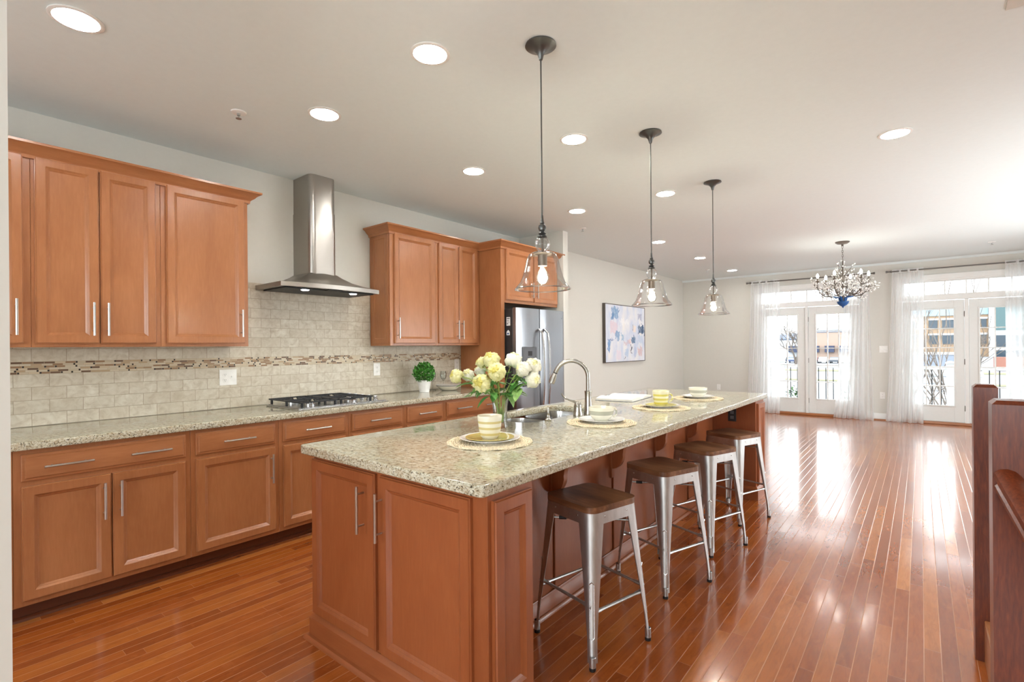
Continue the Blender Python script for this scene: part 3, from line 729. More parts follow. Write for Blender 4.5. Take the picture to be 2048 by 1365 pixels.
# range hood
hd = thing('range_hood', 'stainless chimney range hood above the gas cooktop', 'range hood', (-3.8, 2.18, 1.81))
def rrect(x0, x1, y0, y1, r, n=6):
    p = [(x0, y0), (x0, y1)]
    for i in range(n + 1): a = pi / 2 * i / n; p.append((x1 - r + r * sin(a), y1 - r + r * cos(a)))
    for i in range(n + 1): a = pi / 2 * i / n; p.append((x1 - r + r * cos(a), y0 + r - r * sin(a)))
    return p[0:1] + p[1:] 
build('chimney', MB().prism(rrect(XL + .001, -3.728, 2.066, 2.302, .05), lambda a, b, t: (a, b, t), 1.93, 2.455), 'hood', hd, world=True, sharp=30)
build('chimney_sleeve', MB().prism(rrect(XL + .001, -3.732, 2.070, 2.298, .048), lambda a, b, t: (a, b, t), 2.4, CZ - .001), 'hood', hd, world=True, sharp=30)
def hood_out(k, z):  # outline at blend k: 0 rim, 1 chimney
    pts = []; n = 16
    ya, yb = 1.756 + (2.064 - 1.756) * k, 2.604 + (2.304 - 2.604) * k
    xf = -3.585 + (-3.745 + 3.585) * k; bul = .055 * (1 - k) + .017 * k
    pts.append((XL + .001, ya, z))
    for i in range(n + 1): q = i / n; pts.append((xf + bul * (1 - (2 * q - 1) ** 2), ya + (yb - ya) * q, z))
    pts.append((XL + .001, yb, z)); return pts
mb = MB(); lev = [(0, 1.812), (0, 1.845), (.06, 1.849), (.35, 1.866), (.65, 1.894), (.88, 1.93), (1, 1.955)]
rows = [hood_out(k, z) for k, z in lev]; m = len(rows[0]); vs = [p for r_ in rows for p in r_]; fs = []
for i in range(len(rows) - 1):
    for j in range(m): fs.append((i * m + j, i * m + (j + 1) % m, (i + 1) * m + (j + 1) % m, (i + 1) * m + j))
fs.append(tuple(range((len(rows) - 1) * m, len(rows) * m)))
fs.append(tuple(range(m)))
mb.add(vs, fs); build('canopy', mb, 'hood', hd, world=True, sharp=28)
mb = MB()
fl = build('filter_panel', MB().box(XL + .04, -3.6, 1.80, 2.56, 1.803, 1.8115, .003), 'iron', hd, world=True)
for y in (1.98, 2.40): build('lamp', MB().lathe([(0, -.004), (.026, -.004), (.03, 0), (0, 0)], 18, (-3.66, y, 1.803)), 'hood_lamp', hd, world=True)
build('control_strip', MB().box(-3.62, -3.56, 2.12, 2.24, 1.8045, 1.8115, .001), 'black', hd, world=True)

# cooktop
ct = thing('gas_cooktop', 'five knob stainless gas cooktop set into the granite wall worktop', 'cooktop', (-3.635, 2.16, .915))
build('tray', MB().box(-3.885, -3.385, 1.778, 2.543, .9155, .924, .004).box(-3.87, -3.40, 1.79, 2.53, .924, .930, .004), 'steel', ct, world=True)
for (x, y, r) in ((-3.76, 1.93, .05), (-3.51, 1.93, .04), (-3.76, 2.27, .04), (-3.51, 2.27, .05)):
    b = build('burner', MB().lathe([(0, .022), (r * .8, .022), (r, .016), (r, 0), (0, 0)], 20, (x, y, .930)), 'steel', ct, world=True)
    build('burner_cap', MB().lathe([(0, .009), (r * .7, .008), (r * .78, .003), (r * .78, 0), (0, 0)], 20, (x, y, .952)), 'iron', b, world=True)
for (ya, yb) in ((1.795, 2.095), (2.105, 2.405)):
    mb = MB(); za, zb = .962, .972; ym = (ya + yb) / 2
    for x in (-3.87, -3.635, -3.405): mb.box(x - .006, x + .006, ya, yb, za, zb, .002)
    for y in (ya + .006, yb - .006): mb.box(-3.87, -3.405, y - .006, y + .006, za, zb, .002)
    for x in (-3.76, -3.51):
        for (p, q) in ((-.11, -.035), (.035, .11)): mb.box(x + p, x + q, ym - .005, ym + .005, za, zb, .002)
        for (p, q) in ((ya, ym - .035), (ym + .035, yb)): mb.box(x - .005, x + .005, p, q, za, zb, .002)
        for sx in (-1, 1):
            for sy in (-1, 1): mb.tube([(x + sx * .03, ym + sy * .03, .967), (x + sx * .1, ym + sy * .13, .967)], .0045, 6)
    for x in (-3.865, -3.635, -3.41):
        for y in (ya + .02, yb - .02): mb.box(x - .007, x + .007, y - .007, y + .007, .930, za, .001)
    build('grate', mb, 'iron', ct, world=True)
for i in range(5):
    x = -3.84 + .095 * i
    build('knob', MB().lathe([(0, .03), (.014, .03), (.017, .025), (.015, .008), (.022, .004), (.022, 0), (0, 0)], 16, (x, 2.468, .930)).box(x - .003, x + .003, 2.452, 2.484, .957, .966, .001), 'steel', ct, world=True)

# ------------------------------------------------------------------ island
IX0, IX1, IY0, IY1 = -2.20, -1.07, 1.155, 4.93
def arc_rect(x0, x1, y0, y1, r, n=5):
    p = []
    for (cx, cy, a0) in ((x1 - r, y0 + r, -90), (x1 - r, y1 - r, 0), (x0 + r, y1 - r, 90), (x0 + r, y0 + r, 180)):
        for i in range(n + 1): a = R(a0 + 90 * i / n); p.append((cx + r * cos(a), cy + r * sin(a)))
    return p
SX0, SX1, SY0, SY1 = -2.125, -1.735, 2.27, 3.10
hole = arc_rect(SX0, SX1, SY0, SY1, .09, 6)
tag(slab('countertop', arc_rect(IX0, IX1, IY0, IY1, .02, 3), [hole], .875, .915, 'granite'), 'long speckled granite island worktop with a sink cut into it', 'countertop')

plinth = [(0, FZ), (.018, FZ), (.018, FZ + .095), (.010, FZ + .105), (.004, FZ + .112), (0, FZ + .112)]
shoe_i = [(.0185, FZ), (.040, FZ), (.038, FZ + .010), (.030, FZ + .018), (.0185, FZ + .02)]
c1 = thing('island_cabinet', 'island end cabinet with two doors facing the camera', 'cabinet', (-1.63, 1.33, FZ), 0, 'island end cabinets')
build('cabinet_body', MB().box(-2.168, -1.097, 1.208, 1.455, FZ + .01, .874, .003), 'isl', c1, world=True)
yd = 1.208
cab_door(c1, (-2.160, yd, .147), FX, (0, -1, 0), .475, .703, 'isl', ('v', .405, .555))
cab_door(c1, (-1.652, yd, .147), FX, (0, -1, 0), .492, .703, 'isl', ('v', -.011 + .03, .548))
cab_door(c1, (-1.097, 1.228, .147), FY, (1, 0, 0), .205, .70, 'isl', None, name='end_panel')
build('plinth', MB().sweep([(-2.168, 1.455), (-2.168, 1.208), (-1.097, 1.208), (-1.097, 1.455)], [(o, z) for o, z in plinth]), 'isl_x', c1, world=True)
build('shoe_moulding', MB().sweep([(-2.168, 1.455), (-2.168, 1.208), (-1.097, 1.208), (-1.097, 1.455)], shoe_i), 'isl_x', c1, world=True)
c2 = thing('island_cabinet', 'island end cabinet at the far end by the last stool', 'cabinet', (-1.63, 4.76, FZ), 0, 'island end cabinets')
build('cabinet_body', MB().box(-2.168, -1.097, 4.62, 4.90, FZ + .01, .874, .003), 'isl', c2, world=True)
cab_door(c2, (-1.097, 4.645, .147), FY, (1, 0, 0), .23, .70, 'isl', None, name='end_panel')
build('plinth', MB().sweep([(-1.452, 4.62), (-1.097, 4.62), (-1.097, 4.90), (-2.168, 4.90)], plinth), 'isl_y', c2, world=True)
o = thing('electrical_outlet', 'black outlet plate on the far island cabinet under the worktop', 'outlet', (-1.287, 4.62, .74), 0, 'outlets and switches')
build('cover_plate', MB().box(-.034, .034, -.006, -.001, -.056, .056, .002), 'black', o)
for z in (-.022, .022): build('socket', MB().box(-.015, .015, -.008, -.0055, z - .014, z + .014, .001), 'darkgrey', o)
# middle body: kitchen-side cabinets with a recessed stool-side back panel
ib = thing('kitchen_island', 'recessed maple island body with curved brackets behind the stools', 'island base', (-1.8, 3.04, FZ), 0)
mb = MB().box(-2.168, -2.14, 1.456, 4.619, FZ + .01, .874).box(-2.14, -1.50, 1.456, 4.619, FZ + .01, .55).box(-1.50, -1.462, 1.456, 4.619, FZ + .01, .874)
build('cabinet_body', mb, 'isl', ib, world=True)
for a, b in ((1.46, 2.068), (2.112, 2.698), (2.742, 3.338), (3.382, 3.958), (4.002, 4.615)):
    build('back_panel', MB().box(-1.4615, -1.452, a, b, FZ + .09, .873, .003), 'isl', ib, world=True)
for y in (2.09, 2.72, 3.36, 3.98):
    cb = build('corbel', MB().box(-1.4615, -1.440, y - .021, y + .021, .56, .873, .002), 'isl', ib, world=True)
    pr = [(-1.44, .873), (-1.16, .873), (-1.16, .852)]
    for i in range(1, 9): a = i / 8 * pi / 2; pr.append((-1.16 - .21 * sin(a), .852 - .0 - .14 * (1 - cos(a))))
    for i in range(1, 9): a = i / 8 * pi / 2; pr.append((-1.368 - .072 * (1 - cos(a)), .712 - .095 * sin(a)))
    build('bracket', MB().prism(pr, lambda a, b, t: (a, t, b), y - .017, y + .017), 'isl', cb, world=True)
bp = [(0, FZ), (.012, FZ), (.012, FZ + .085), (.006, FZ + .097), (0, FZ + .097)]
build('plinth', MB().sweep([(-1.4515, 1.474), (-1.4515, 4.60)], bp), 'isl_y', ib, world=True)
build('shoe_moulding', MB().sweep([(-1.4515, 1.496), (-1.4515, 4.60)], [(.0125, FZ), (.03, FZ), (.027, FZ + .01), (.02, FZ + .017), (.0125, FZ + .018)]), 'isl_y', ib, world=True)
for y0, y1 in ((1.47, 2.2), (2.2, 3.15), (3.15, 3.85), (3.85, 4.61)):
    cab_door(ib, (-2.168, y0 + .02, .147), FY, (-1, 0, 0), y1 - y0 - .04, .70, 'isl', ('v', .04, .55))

# sink
sk = thing('kitchen_sink', 'undermounted stainless double sink in the island worktop', 'sink', (-1.93, 2.68, .68))
def bowl(y0, y1, name):
    mb = MB(); n = 5; zs = [(0, .874), (.004, .84), (.012, .70), (.04, .672), (.1, .668)]
    rows = [arc_rect(SX0 - .004 + i, SX1 + .004 - i, y0 + i, y1 - i, max(.085 - i * .4, .02), n) for i, z in zs]
    m = len(rows[0]); vs = [(p[0], p[1], zs[k][1]) for k, r_ in enumerate(rows) for p in r_]; fs = []
    for k in range(len(rows) - 1):
        for j in range(m): fs.append((k * m + j, k * m + (j + 1) % m, (k + 1) * m + (j + 1) % m, (k + 1) * m + j))
    fs.append(tuple(range((len(rows) - 1) * m, len(rows) * m)))
    mb.add(vs, fs); b = build(name, mb, 'sink', sk, world=True)
    build('drain', MB().lathe([(0, .003), (.03, .003), (.04, .001), (.04, 0), (0, 0)], 18, ((SX0 + SX1) / 2, (y0 + y1) / 2, .6685)), 'steel', b, world=True)
bowl(SY0 - .002, 2.655, 'bowl'); bowl(2.685, SY1 + .002, 'bowl')
build('divider', MB().box(SX0 - .004, SX1 + .004, 2.654, 2.686, .846, .858, .005), 'sink', sk, world=True)

# tap
tp = thing('kitchen_faucet', 'brushed nickel gooseneck faucet behind the island sink', 'faucet', (-1.648, 2.784, .9155))
bz = Vector((-1.648, 2.784, .9155))
build('faucet_body', MB().lathe([(0, 0), (.030, 0), (.031, .012), (.026, .03), (.022, .07), (.0205, .11), (.022, .14), (.0235, .15), (.0185, .153), (.0, .153)], 24), 'nickel', tp)
dv = Vector((-.84, -.54, 0)).normalized(); pts = [Vector((0, 0, .15)), Vector((0, 0, .24))]
RR = .105
for i in range(1, 15): a = pi * i / 16; pts.append(Vector((0, 0, .24)) + dv * (RR * (1 - cos(a))) + Vector((0, 0, RR * sin(a))))
a = pi * 14 / 16; tdir = dv * sin(a) + Vector((0, 0, cos(a)))
build('spout', MB().tube(pts, .0135, 14), 'nickel', tp)
e = pts[-1]
build('spray_head', MB().tube([e, e + tdir * .012, e + tdir * .014, e + tdir * .03, e + tdir * .06, e + tdir * .085, e + tdir * .088], [.0145, .0145, .012, .016, .0205, .021, .012], 16), 'nickel', tp)
build('seam_ring', MB().tube([e + tdir * .013, e + tdir * .018], .0138, 16), 'black', tp)
hl = thing('faucet_handle', 'separate brushed nickel lever handle left of the gooseneck faucet', 'faucet handle', (-1.668, 2.69, .9155))
build('handle_base', MB().lathe([(0, 0), (.029, 0), (.03, .012), (.026, .03), (.023, .05), (.022, .056), (.024, .06), (.022, .07), (.018, .082), (.010, .09), (0, .092)], 22), 'nickel', hl)
lv = [Vector((0, 0, .075)), Vector((-.02, -.014, .092)), Vector((-.04, -.028, .098)), Vector((-.06, -.042, .108)), Vector((-.076, -.054, .128)), Vector((-.082, -.058, .142))]
build('lever', MB().tube(lv, [.009, .008, .0065, .0055, .005, .0048], 10), 'nickel', hl)
sd = thing('soap_dispenser', 'small brushed nickel soap dispenser left of the sink faucet', 'soap dispenser', (-1.705, 2.42, .9155))
build('dispenser_base', MB().lathe([(0, 0), (.021, 0), (.022, .006), (.016, .012), (.011, .02), (.009, .04), (.011, .044), (.0, .046)], 18), 'nickel', sd)
build('pump', MB().lathe([(0, .04), (.0055, .042), (.005, .06), (.0035, .075), (0, .077)], 12).tube([(0, 0, .066), (-.02, -.016, .062)], .003, 8), 'nickel', sd)

# ------------------------------------------------------------------ table settings
def placemat(label, loc, rz):
    random.seed(int(loc[1] * 100)); mb = MB(); Rm = .19
    for k in range(15):
        r0 = .016 + k * .0118; n = max(24, int(r0 * 420)); ph = k * 1.7
        for h_ in (0, pi):
            pts = []
            q = max(6, int(r0 * 150))
            for i in range(n):
                a = 2 * pi * i / n; s_ = sin(a * q + ph + h_)
                pts.append((cos(a) * (r0 + .0055 * s_), sin(a) * (r0 + .0055 * s_), .0042 + .0022 * cos(a * q + ph + h_)))
            mb.tube(pts, .0024, 5, closed=True)
    n = 160
    for h_ in (0, 2.1, 4.2):
        mb.tube([(cos(2 * pi * i / n) * (.186 + .009 * sin(2 * pi * i / n * 22 + h_)), sin(2 * pi * i / n) * (.186 + .009 * sin(2 * pi * i / n * 22 + h_)), .004 + .002 * cos(2 * pi * i / n * 33 + h_)) for i in range(n)], .0026, 5, closed=True)
    mb.lathe([(0, .0032), (.176, .0032), (.176, .0012), (0, .0012)], 64)
    o = build('placemat', mb, 'straw'); o.location = loc; tag(o, label, 'placemat', 'woven placemats on the island'); return o
PM = [(-1.535, 1.715), (-1.412, 2.528), (-1.412, 3.37), (-1.42, 4.14)]
ZT = .9152
pm = placemat('round straw placemat nearest the camera, under the tan striped cup', (*PM[0], ZT), 0)
for (x, y), lb in zip(PM[1:], ('round straw placemat beside the sink faucet, second from the camera', 'round straw placemat beside the open book, under the yellow cup', 'round straw placemat farthest from the camera, on the island')):
    c = pm.copy(); col.objects.link(c); c.location = (x, y, ZT); c.rotation_euler = (0, 0, random.uniform(0, 3)); c['label'] = lb
def plate_mb(r, h_=.018):
    return MB().lathe([(0, .004), (r * .62, .004), (r * .7, .006), (r * .93, h_ - .002), (r, h_ - .0005), (r, h_ + .0005), (r * .98, h_ + .001), (r * .92, h_), (r * .68, .0095), (r * .6, .0075), (0, .0075)], 48).lathe([(r * .5, .0), (r * .5, .005), (r * .55, .005), (r * .55, 0), (r * .5, 0)], 48)
ZM = ZT + .0072
def plate(label, loc, r=.135):
    o = build('dinner_plate', plate_mb(r), 'white_ceramic'); o.location = loc; tag(o, label, 'plate', 'white plates'); return o
p0 = plate('white dinner plate under the tan saucer, nearest the camera', (*PM[0], ZM), .138)
for (x, y), lb in zip(PM[1:], ('white dinner plate holding the cream bowl beside the faucet', 'white dinner plate under the yellow saucer by the open book', 'white dinner plate holding the farthest cream bowl on the island')):
    c = p0.copy(); col.objects.link(c); c.location = (x, y, ZM); c.scale = (.95, .95, 1); c['label'] = lb
def saucer(label, loc, mat, r):
    o = build('saucer', MB().lathe([(0, 0), (r * .7, 0), (r, .010), (r, .0115), (r * .97, .012), (r * .68, .005), (0, .004)], 48), mat); o.location = loc; tag(o, label, 'saucer', 'saucers on the island')
saucer('tan yellow saucer under the striped cup nearest the camera', (*PM[0], ZM + .0085), 'yellow_ceramic', .112)
saucer('bright yellow saucer under the yellow striped cup by the book', (*PM[2], ZM + .0085), 'bright_yellow', .104)
def cup(label, loc, mat, prof, rz, hr, hz, name='teacup', cat='cup'):
    t = thing(name, label, cat, loc, rz, 'cups and bowls on the island')
    build('cup_body', MB().lathe(prof, 40), mat, t)
    rr = max(r for r, z in prof)
    pts = [(rr * .93 + hr * sin(a) * 1.0, 0, hz + hr * 1.15 * cos(a)) for a in [pi * i / 12 for i in range(13)]]
    build('handle', MB().tube(pts, .0052, 8), mat, t)
    return t
tall = [(0, 0), (.034, 0), (.037, .004), (.046, .016), (.0515, .045), (.0555, .085), (.0575, .102), (.057, .104), (.055, .102), (.053, .085), (.0485, .045), (.042, .018), (0, .010)]
cup('tall cream cup with tan stripes on the saucer nearest the camera', (*PM[0], ZM + .0128), 'cup_tan', tall, R(140), .024, .055)
cup('pale yellow striped cup on the yellow saucer by the open book', (*PM[2], ZM + .0128), 'cup_yellow', tall, R(25), .024, .055)
wide = [(0, 0), (.040, 0), (.042, .006), (.052, .012), (.064, .03), (.0715, .058), (.073, .074), (.072, .0755), (.0705, .074), (.069, .058), (.061, .03), (.048, .014), (0, .010)]
cup('wide cream bowl cup with a grey band beside the sink faucet', (*PM[1], ZM + .0078), 'bowl_grey', wide, R(45), .022, .045, 'wide_cup')
cup('wide cream bowl cup with a grey band farthest from the camera', (*PM[3], ZM + .0078), 'bowl_grey', wide, R(60), .022, .045, 'wide_cup')

# open book
bk = thing('open_book', 'open book with blank pages lying on the island worktop', 'book', (-1.905, 3.80, ZT), R(6))
def page_block(s, L=.30, W=.235):
    def top(u): return .004 + .042 * math.pow(max(0, sin(min(1, u * 1.15) * pi * .5)), .8) * (1 - .62 * u * u) * (.9 if s < 0 else .8)
    mb = MB(); n = 14; vs = []; fs = []
    for x in (-L / 2, L / 2):
        for i in range(n + 1): vs.append((x, s * W * i / n, top(i / n)))
        for i in range(n + 1): vs.append((x, s * W * i / n * .99, .0035))
    m = 2 * (n + 1)
    for i in range(n):
        fs.append((i, i + 1, m + i + 1, m + i)); fs.append((n + 1 + i, m + n + 1 + i, m + n + 2 + i, n + 2 + i))
        for b in (0, m): fs.append((b + i, b + n + 1 + i, b + n + 2 + i, b + i + 1))
    fs.append((n, 2 * n + 1, m + 2 * n + 1, m + n)); fs.append((0, m, m + n + 1, n + 1))
    return mb.add(vs, fs)
build('pages', page_block(-1), 'paper', bk); build('pages', page_block(1), 'paper', bk)
build('cover', MB().box(-.155, .155, -.243, .243, 0, .0032, .001), 'grey_cover', bk)

# vase + flowers
VX, VY = -1.772, 2.065
vs_ = thing('glass_vase', 'clear flared glass vase half full of water on the island', 'vase', (VX, VY, ZT))
build('vase_glass', MB().lathe([(0, 0), (.040, 0), (.042, .004), (.038, .025), (.0375, .06), (.040, .11), (.046, .145), (.0545, .168), (.0555, .170), (.053, .170), (.0445, .145), (.0385, .11), (.036, .06), (.0365, .028), (0, .022)], 36), 'vase_glass', vs_)
build('water', MB().lathe([(0, .023), (.0355, .029), (.035, .06), (.036, .08), (0, .08)], 30), 'water', vs_)
def flower_head(rad, seed, nr=6):
    """a double peony: ruffled petals laid over a ball, loose at the rim, tight yellow folds at the heart"""
    rnd = random.Random(seed); outer = MB(); heart = MB(); N_ = 112
    for k in range(N_):
        zz = 1 - 1.72 * (k + .5) / N_; th = k * 2.39996 + rnd.uniform(-.2, .2); rr = math.sqrt(max(0, 1 - zz * zz))
        d = Vector((rr * cos(th), rr * sin(th), zz)); q = math.acos(max(-1, min(1, zz))) / 2.4
        mb = heart if k < 13 else outer
        ex = Vector((-sin(th), cos(th), 0)); ey = d.cross(ex) * -1     # ey points away from the heart
        ey = (ex.cross(d)) * 1.0
        if ey.z > 0: ey = -ey
        W = rad * (.26 + .26 * q) * rnd.uniform(.85, 1.2); L = rad * (.34 + .34 * q) * rnd.uniform(.85, 1.15); tilt = rnd.uniform(.3, .95) * (1 - .35 * q); R0 = rad * (.60 + .22 * rnd.random()); ph = rnd.uniform(0, 6); tw = rnd.uniform(-.5, .5)
        e1 = ex * cos(tw) + ey * sin(tw); e2 = ey * cos(tw) - ex * sin(tw)
        def fn(u, v):
            a = (u - .5) * 2; b_ = v - .35
            w_ = W * (.45 + .55 * sin(pi * min(1, .25 + v * .62)))
            out = R0 - rad * .30 * (a * a) * .6 - rad * .25 * b_ * b_ + tilt * L * v * .75 + .05 * rad * sin(5 * a + ph) * v
            return d * out + e1 * (a * w_ * .75) - e2 * (L * (v - .7) * .9) * -1 * (1 - .1 * a * a) + d * (.06 * rad * sin(9 * a + ph) * v * v)
        mb.grid(fn, 5, 4)
    return outer, heart
def leaf_fn(base, d, up, L, W, droop=.25):
    base, d = Vector(base), Vector(d).normalized(); sd_ = d.cross(Vector(up)).normalized(); nn = sd_.cross(d).normalized()
    def fn(u, v):
        a = (u - .5) * 2; wv = W * .5 * math.pow(max(0, sin(pi * math.pow(v, .75))), .85) * (1 + .12 * sin(v * 22))
        return base + d * (L * v) + sd_ * (a * wv) + nn * (abs(a) * wv * .35 - droop * L * v * v)
    return fn
FL = [  # head position, radius, petals, facing, label
    ((-1.942, 1.904, 1.197), .037, 'petal_y', (-.2, -.5, .2), 'cream peony leaning farthest left out of the vase'),
    ((-1.936, 1.985, 1.198), .036, 'petal_w', (.3, -.4, .5), 'ivory peony just right of the leftmost bloom'),
    ((-1.790, 1.937, 1.162), .049, 'petal_y', (.25, -1, .15), 'lowest front cream yellow peony above the vase rim'),
    ((-1.821, 2.054, 1.282), .046, 'petal_y', (.1, -.6, .8), 'topmost cream yellow peony over the vase'),
    ((-1.735, 1.995, 1.221), .049, 'petal_y', (.3, -1, .4), 'large cream yellow peony at the centre of the bunch'),
    ((-1.888, 2.045, 1.266), .032, 'petal_y', (-.7, -.3, .5), 'small cream peony tucked behind the topmost bloom'),
    ((-1.746, 2.154, 1.275), .048, 'petal_w', (.2, .3, .9), 'ivory peony seen from behind in front of the fridge edge'),
    ((-1.663, 2.131, 1.231), .042, 'petal_w', (-.3, -.6, .5), 'ivory peony left of the two far right blooms'),
    ((-1.652, 2.205, 1.247), .047, 'petal_w', (.6, -.3, .5), 'large ivory peony at the upper right of the bunch'),
    ((-1.634, 2.180, 1.172), .044, 'petal_w', (.8, -.2, .1), 'lowest ivory peony on the right of the bunch'),
    ((-1.925, 2.076, 1.219), .034, 'petal_w', (-.3, -.3, .4), 'half hidden ivory peony at the back of the bunch')]
rnd = random.Random(4)
for i, (p, r, pm_, fc, lb) in enumerate(FL):
    b = Vector((VX + .016 * cos(i * 2.1), VY + .016 * sin(i * 2.1), ZT + .03))
    f = thing('peony', lb, 'flower', b, 0, 'peonies in the glass vase')
    P = Vector(p); neck = Vector((VX, VY, ZT + .165)) + (P - Vector((VX, VY, P.z))) * .17
    pts = []
    for q in range(11):
        t_ = q / 10
        if t_ < .4: pts.append(b.lerp(neck, t_ / .4))
        else: s_ = (t_ - .4) / .6; pts.append(neck.lerp(P, s_) + Vector((0, 0, .03 * sin(pi * s_))))
    build('stem', MB().tube([x - b for x in pts], .003, 6), 'stem', f)
    nrm = Vector(fc).normalized(); mt = Matrix.Translation(P - b) @ nrm.to_track_quat('Z', 'Y').to_matrix().to_4x4()
    o1, h1 = flower_head(r * 1.12, 11 + i)
    o1.v = [tuple(mt @ Vector(q)) for q in o1.v]; h1.v = [tuple(mt @ Vector(q)) for q in h1.v]
    hd_ = build('flower_head', o1, pm_, f, recalc=False, sharp=80); build('flower_heart', h1, 'petal_c' if pm_ == 'petal_y' else 'petal_y', hd_, recalc=False, sharp=80)
    lm = MB()
    for k in range(7 if i > 5 else 4):
        s_ = rnd.uniform(.45, .85); q = neck.lerp(P, (s_ - .4) / .6) - b
        if i >= 6: q = q + Vector((rnd.uniform(-.02, .02),) * 3)
        lm.grid(leaf_fn(q, (rnd.uniform(-1, 1), rnd.uniform(-1, 1), rnd.uniform(-.5, .3)), (0, 0, 1), rnd.uniform(.055, .095), rnd.uniform(.036, .06)), 4, 7)
    if i == 0:
        for k, (lx, ly, lz) in enumerate(((-1.90, 1.965, 1.102), (-1.915, 1.95, 1.085), (-1.885, 1.99, 1.125))):
            lm.grid(leaf_fn(Vector((lx + .02, ly + .02, lz)) - b, (-.6, -.5, .05 * k), (0, 0, 1), .05, .032), 4, 7)
        st = [Vector((VX - .03, VY - .02, ZT + .17)), Vector((-1.84, 2.02, 1.105)), Vector((-1.905, 1.965, 1.10))]
        lm.tube([x - b for x in st], .0018, 5)
    build('leaves', lm, 'leaf' if i % 2 else 'leaf_dark', f, recalc=False, sharp=80)

# things on the wall worktop
pt = thing('potted_boxwood', 'round clipped boxwood in a ribbed white pot on the wall worktop', 'potted plant', (-3.79, 3.275, .9155))
build('pot', MB().lathe([(0, 0), (.048, 0)] + [(.048 + .019 * i / 12 + (.0012 if i % 2 else 0), .004 + .11 * i / 12) for i in range(13)] + [(.069, .118), (.066, .118), (.063, .104), (0, .104)], 36), 'pot', pt)
rnd = random.Random(8); lm = MB()
for i in range(900):
    a = rnd.uniform(0, 2 * pi); zc = rnd.uniform(-.85, 1); rr = math.sqrt(1 - zc * zc); d = Vector((rr * cos(a), rr * sin(a), zc))
    P = Vector((0, 0, .188)) + d * (.098 * rnd.uniform(.7, 1.02)); tdir_ = (d + Vector((rnd.uniform(-1, 1), rnd.uniform(-1, 1), rnd.uniform(-.6, 1))) * .9).normalized()
    lm.grid(leaf_fn(P, tdir_, d, rnd.uniform(.020, .029), rnd.uniform(.012, .017)), 2, 3)
build('foliage', lm, 'box_leaf', pt, recalc=False, sharp=80)
build('stem', MB().tube([(0, 0, .1), (0, 0, .2)], .012, 8), 'bark', pt)
o = build('soup_bowl', MB().lathe([(0, 0), (.07, 0), (.085, .006), (.112, .03), (.129, .04), (.129, .043), (.11, .035), (.082, .012), (0, .008)], 44), 'cream_ceramic'); o.location = (-3.77, 3.585, .9155); tag(o, 'cream soup bowl under the white plate beside the boxwood', 'bowl')
o = thing('dinner_plate', 'white plate with a thin dark rim stacked on a cream bowl', 'plate', (-3.77, 3.585, .957), 0)
build('plate_body', MB().lathe([(0, .002), (.08, .002), (.131, .008), (.132, .0105), (.08, .006), (0, .006)], 44), 'white_ceramic', o)
build('rim_line', MB().tube([(.1312 * cos(2 * pi * i / 48), .1312 * sin(2 * pi * i / 48), .0078) for i in range(48)], .0013, 5, closed=True), 'plate_rim', o)
def wineglass(loc, label):
    t = thing('wine_glass', label, 'glass', loc, 0, 'wine glasses behind the plates')
    build('glass_bowl', MB().lathe([(.004, .085), (.012, .09), (.028, .11), (.034, .135), (.033, .16), (.029, .185), (.028, .185), (.032, .16), (.033, .135), (.027, .112), (0, .094)], 24), 'vase_glass', t)
    build('glass_stem', MB().lathe([(0, .086), (.004, .086), (.003, .05), (.004, .012), (.012, .004), (.033, .002), (.033, 0), (0, 0)], 24), 'vase_glass', t)
wineglass((-3.92, 3.50, .9155), 'clear wine glass behind the plates, next to the boxwood')
wineglass((-3.93, 3.66, .9155), 'clear wine glass behind the plates, next to the fridge panel')

# outlets and switches
def wall_plate(label, loc, rz, kinds, mat='plastic', hw=.058):
    """built facing +x; kinds: list of 'o' outlet, 's' switch"""
    t = thing('outlet_plate' if 'o' in kinds else 'light_switch', label, 'outlet' if 'o' in kinds else 'switch', loc, rz, 'outlets and switches')
    wdt = .036 + .0235 * (len(kinds) - 1) * 1.0
    build('cover_plate', MB().box(.0005, .006, -wdt, wdt, -hw, hw, .002), mat, t)
    for i, k in enumerate(kinds):
        y = (i - (len(kinds) - 1) / 2) * .047
        if k == 'o':
            for z in (-.02, .02):
                s_ = build('socket', MB().lathe([(0, .002), (.0155, .002), (.0165, 0), (0, 0)], 18, mat=Matrix.Translation((.006, y, z)) @ Matrix.Rotation(R(90), 4, 'Y')), mat, t)
                build('slot', MB().box(.0079, .0086, y - .007, y - .005, z - .002, z + .007).box(.0079, .0086, y + .005, y + .007, z - .002, z + .007).box(.0079, .0086, y - .002, y + .002, z - .009, z - .005), 'slot', s_)
        else:
            build('toggle', MB().box(.006, .016, y - .004, y + .004, -.002, .010, .001).box(.0058, .0072, y - .006, y + .006, -.013, .013), mat, t)
wall_plate('white double plate with outlet and switch on the tiles left of the cooktop', (XL + .008, 1.552, 1.144), 0, ['o', 's'])
wall_plate('white outlet plate on the tiles right of the cooktop', (XL + .008, 2.865, 1.15), 0, ['o'])
wall_plate('white outlet plate on the tiles beside the fridge panel', (XL + .008, 3.92, 1.163), 0, ['o'])
wall_plate('white double switch plate between the two sets of french doors', (-.505, YF, 1.255), R(-90), ['s', 's'])
wall_plate('white outlet plate low between the two sets of french doors', (-.525, YF, .455), R(-90), ['o'])
wall_plate('white outlet plate low on the far wall near the left corner', (-3.262, YF, .482), R(-90), ['o'])

# picture
pc = thing('abstract_painting', 'blue and white abstract canvas in a thin dark frame', 'painting', (XL + .002, 7.97, 1.076))
build('canvas', MB().box(.002, .047, -.737, .737, .012, .962), 'art', pc)
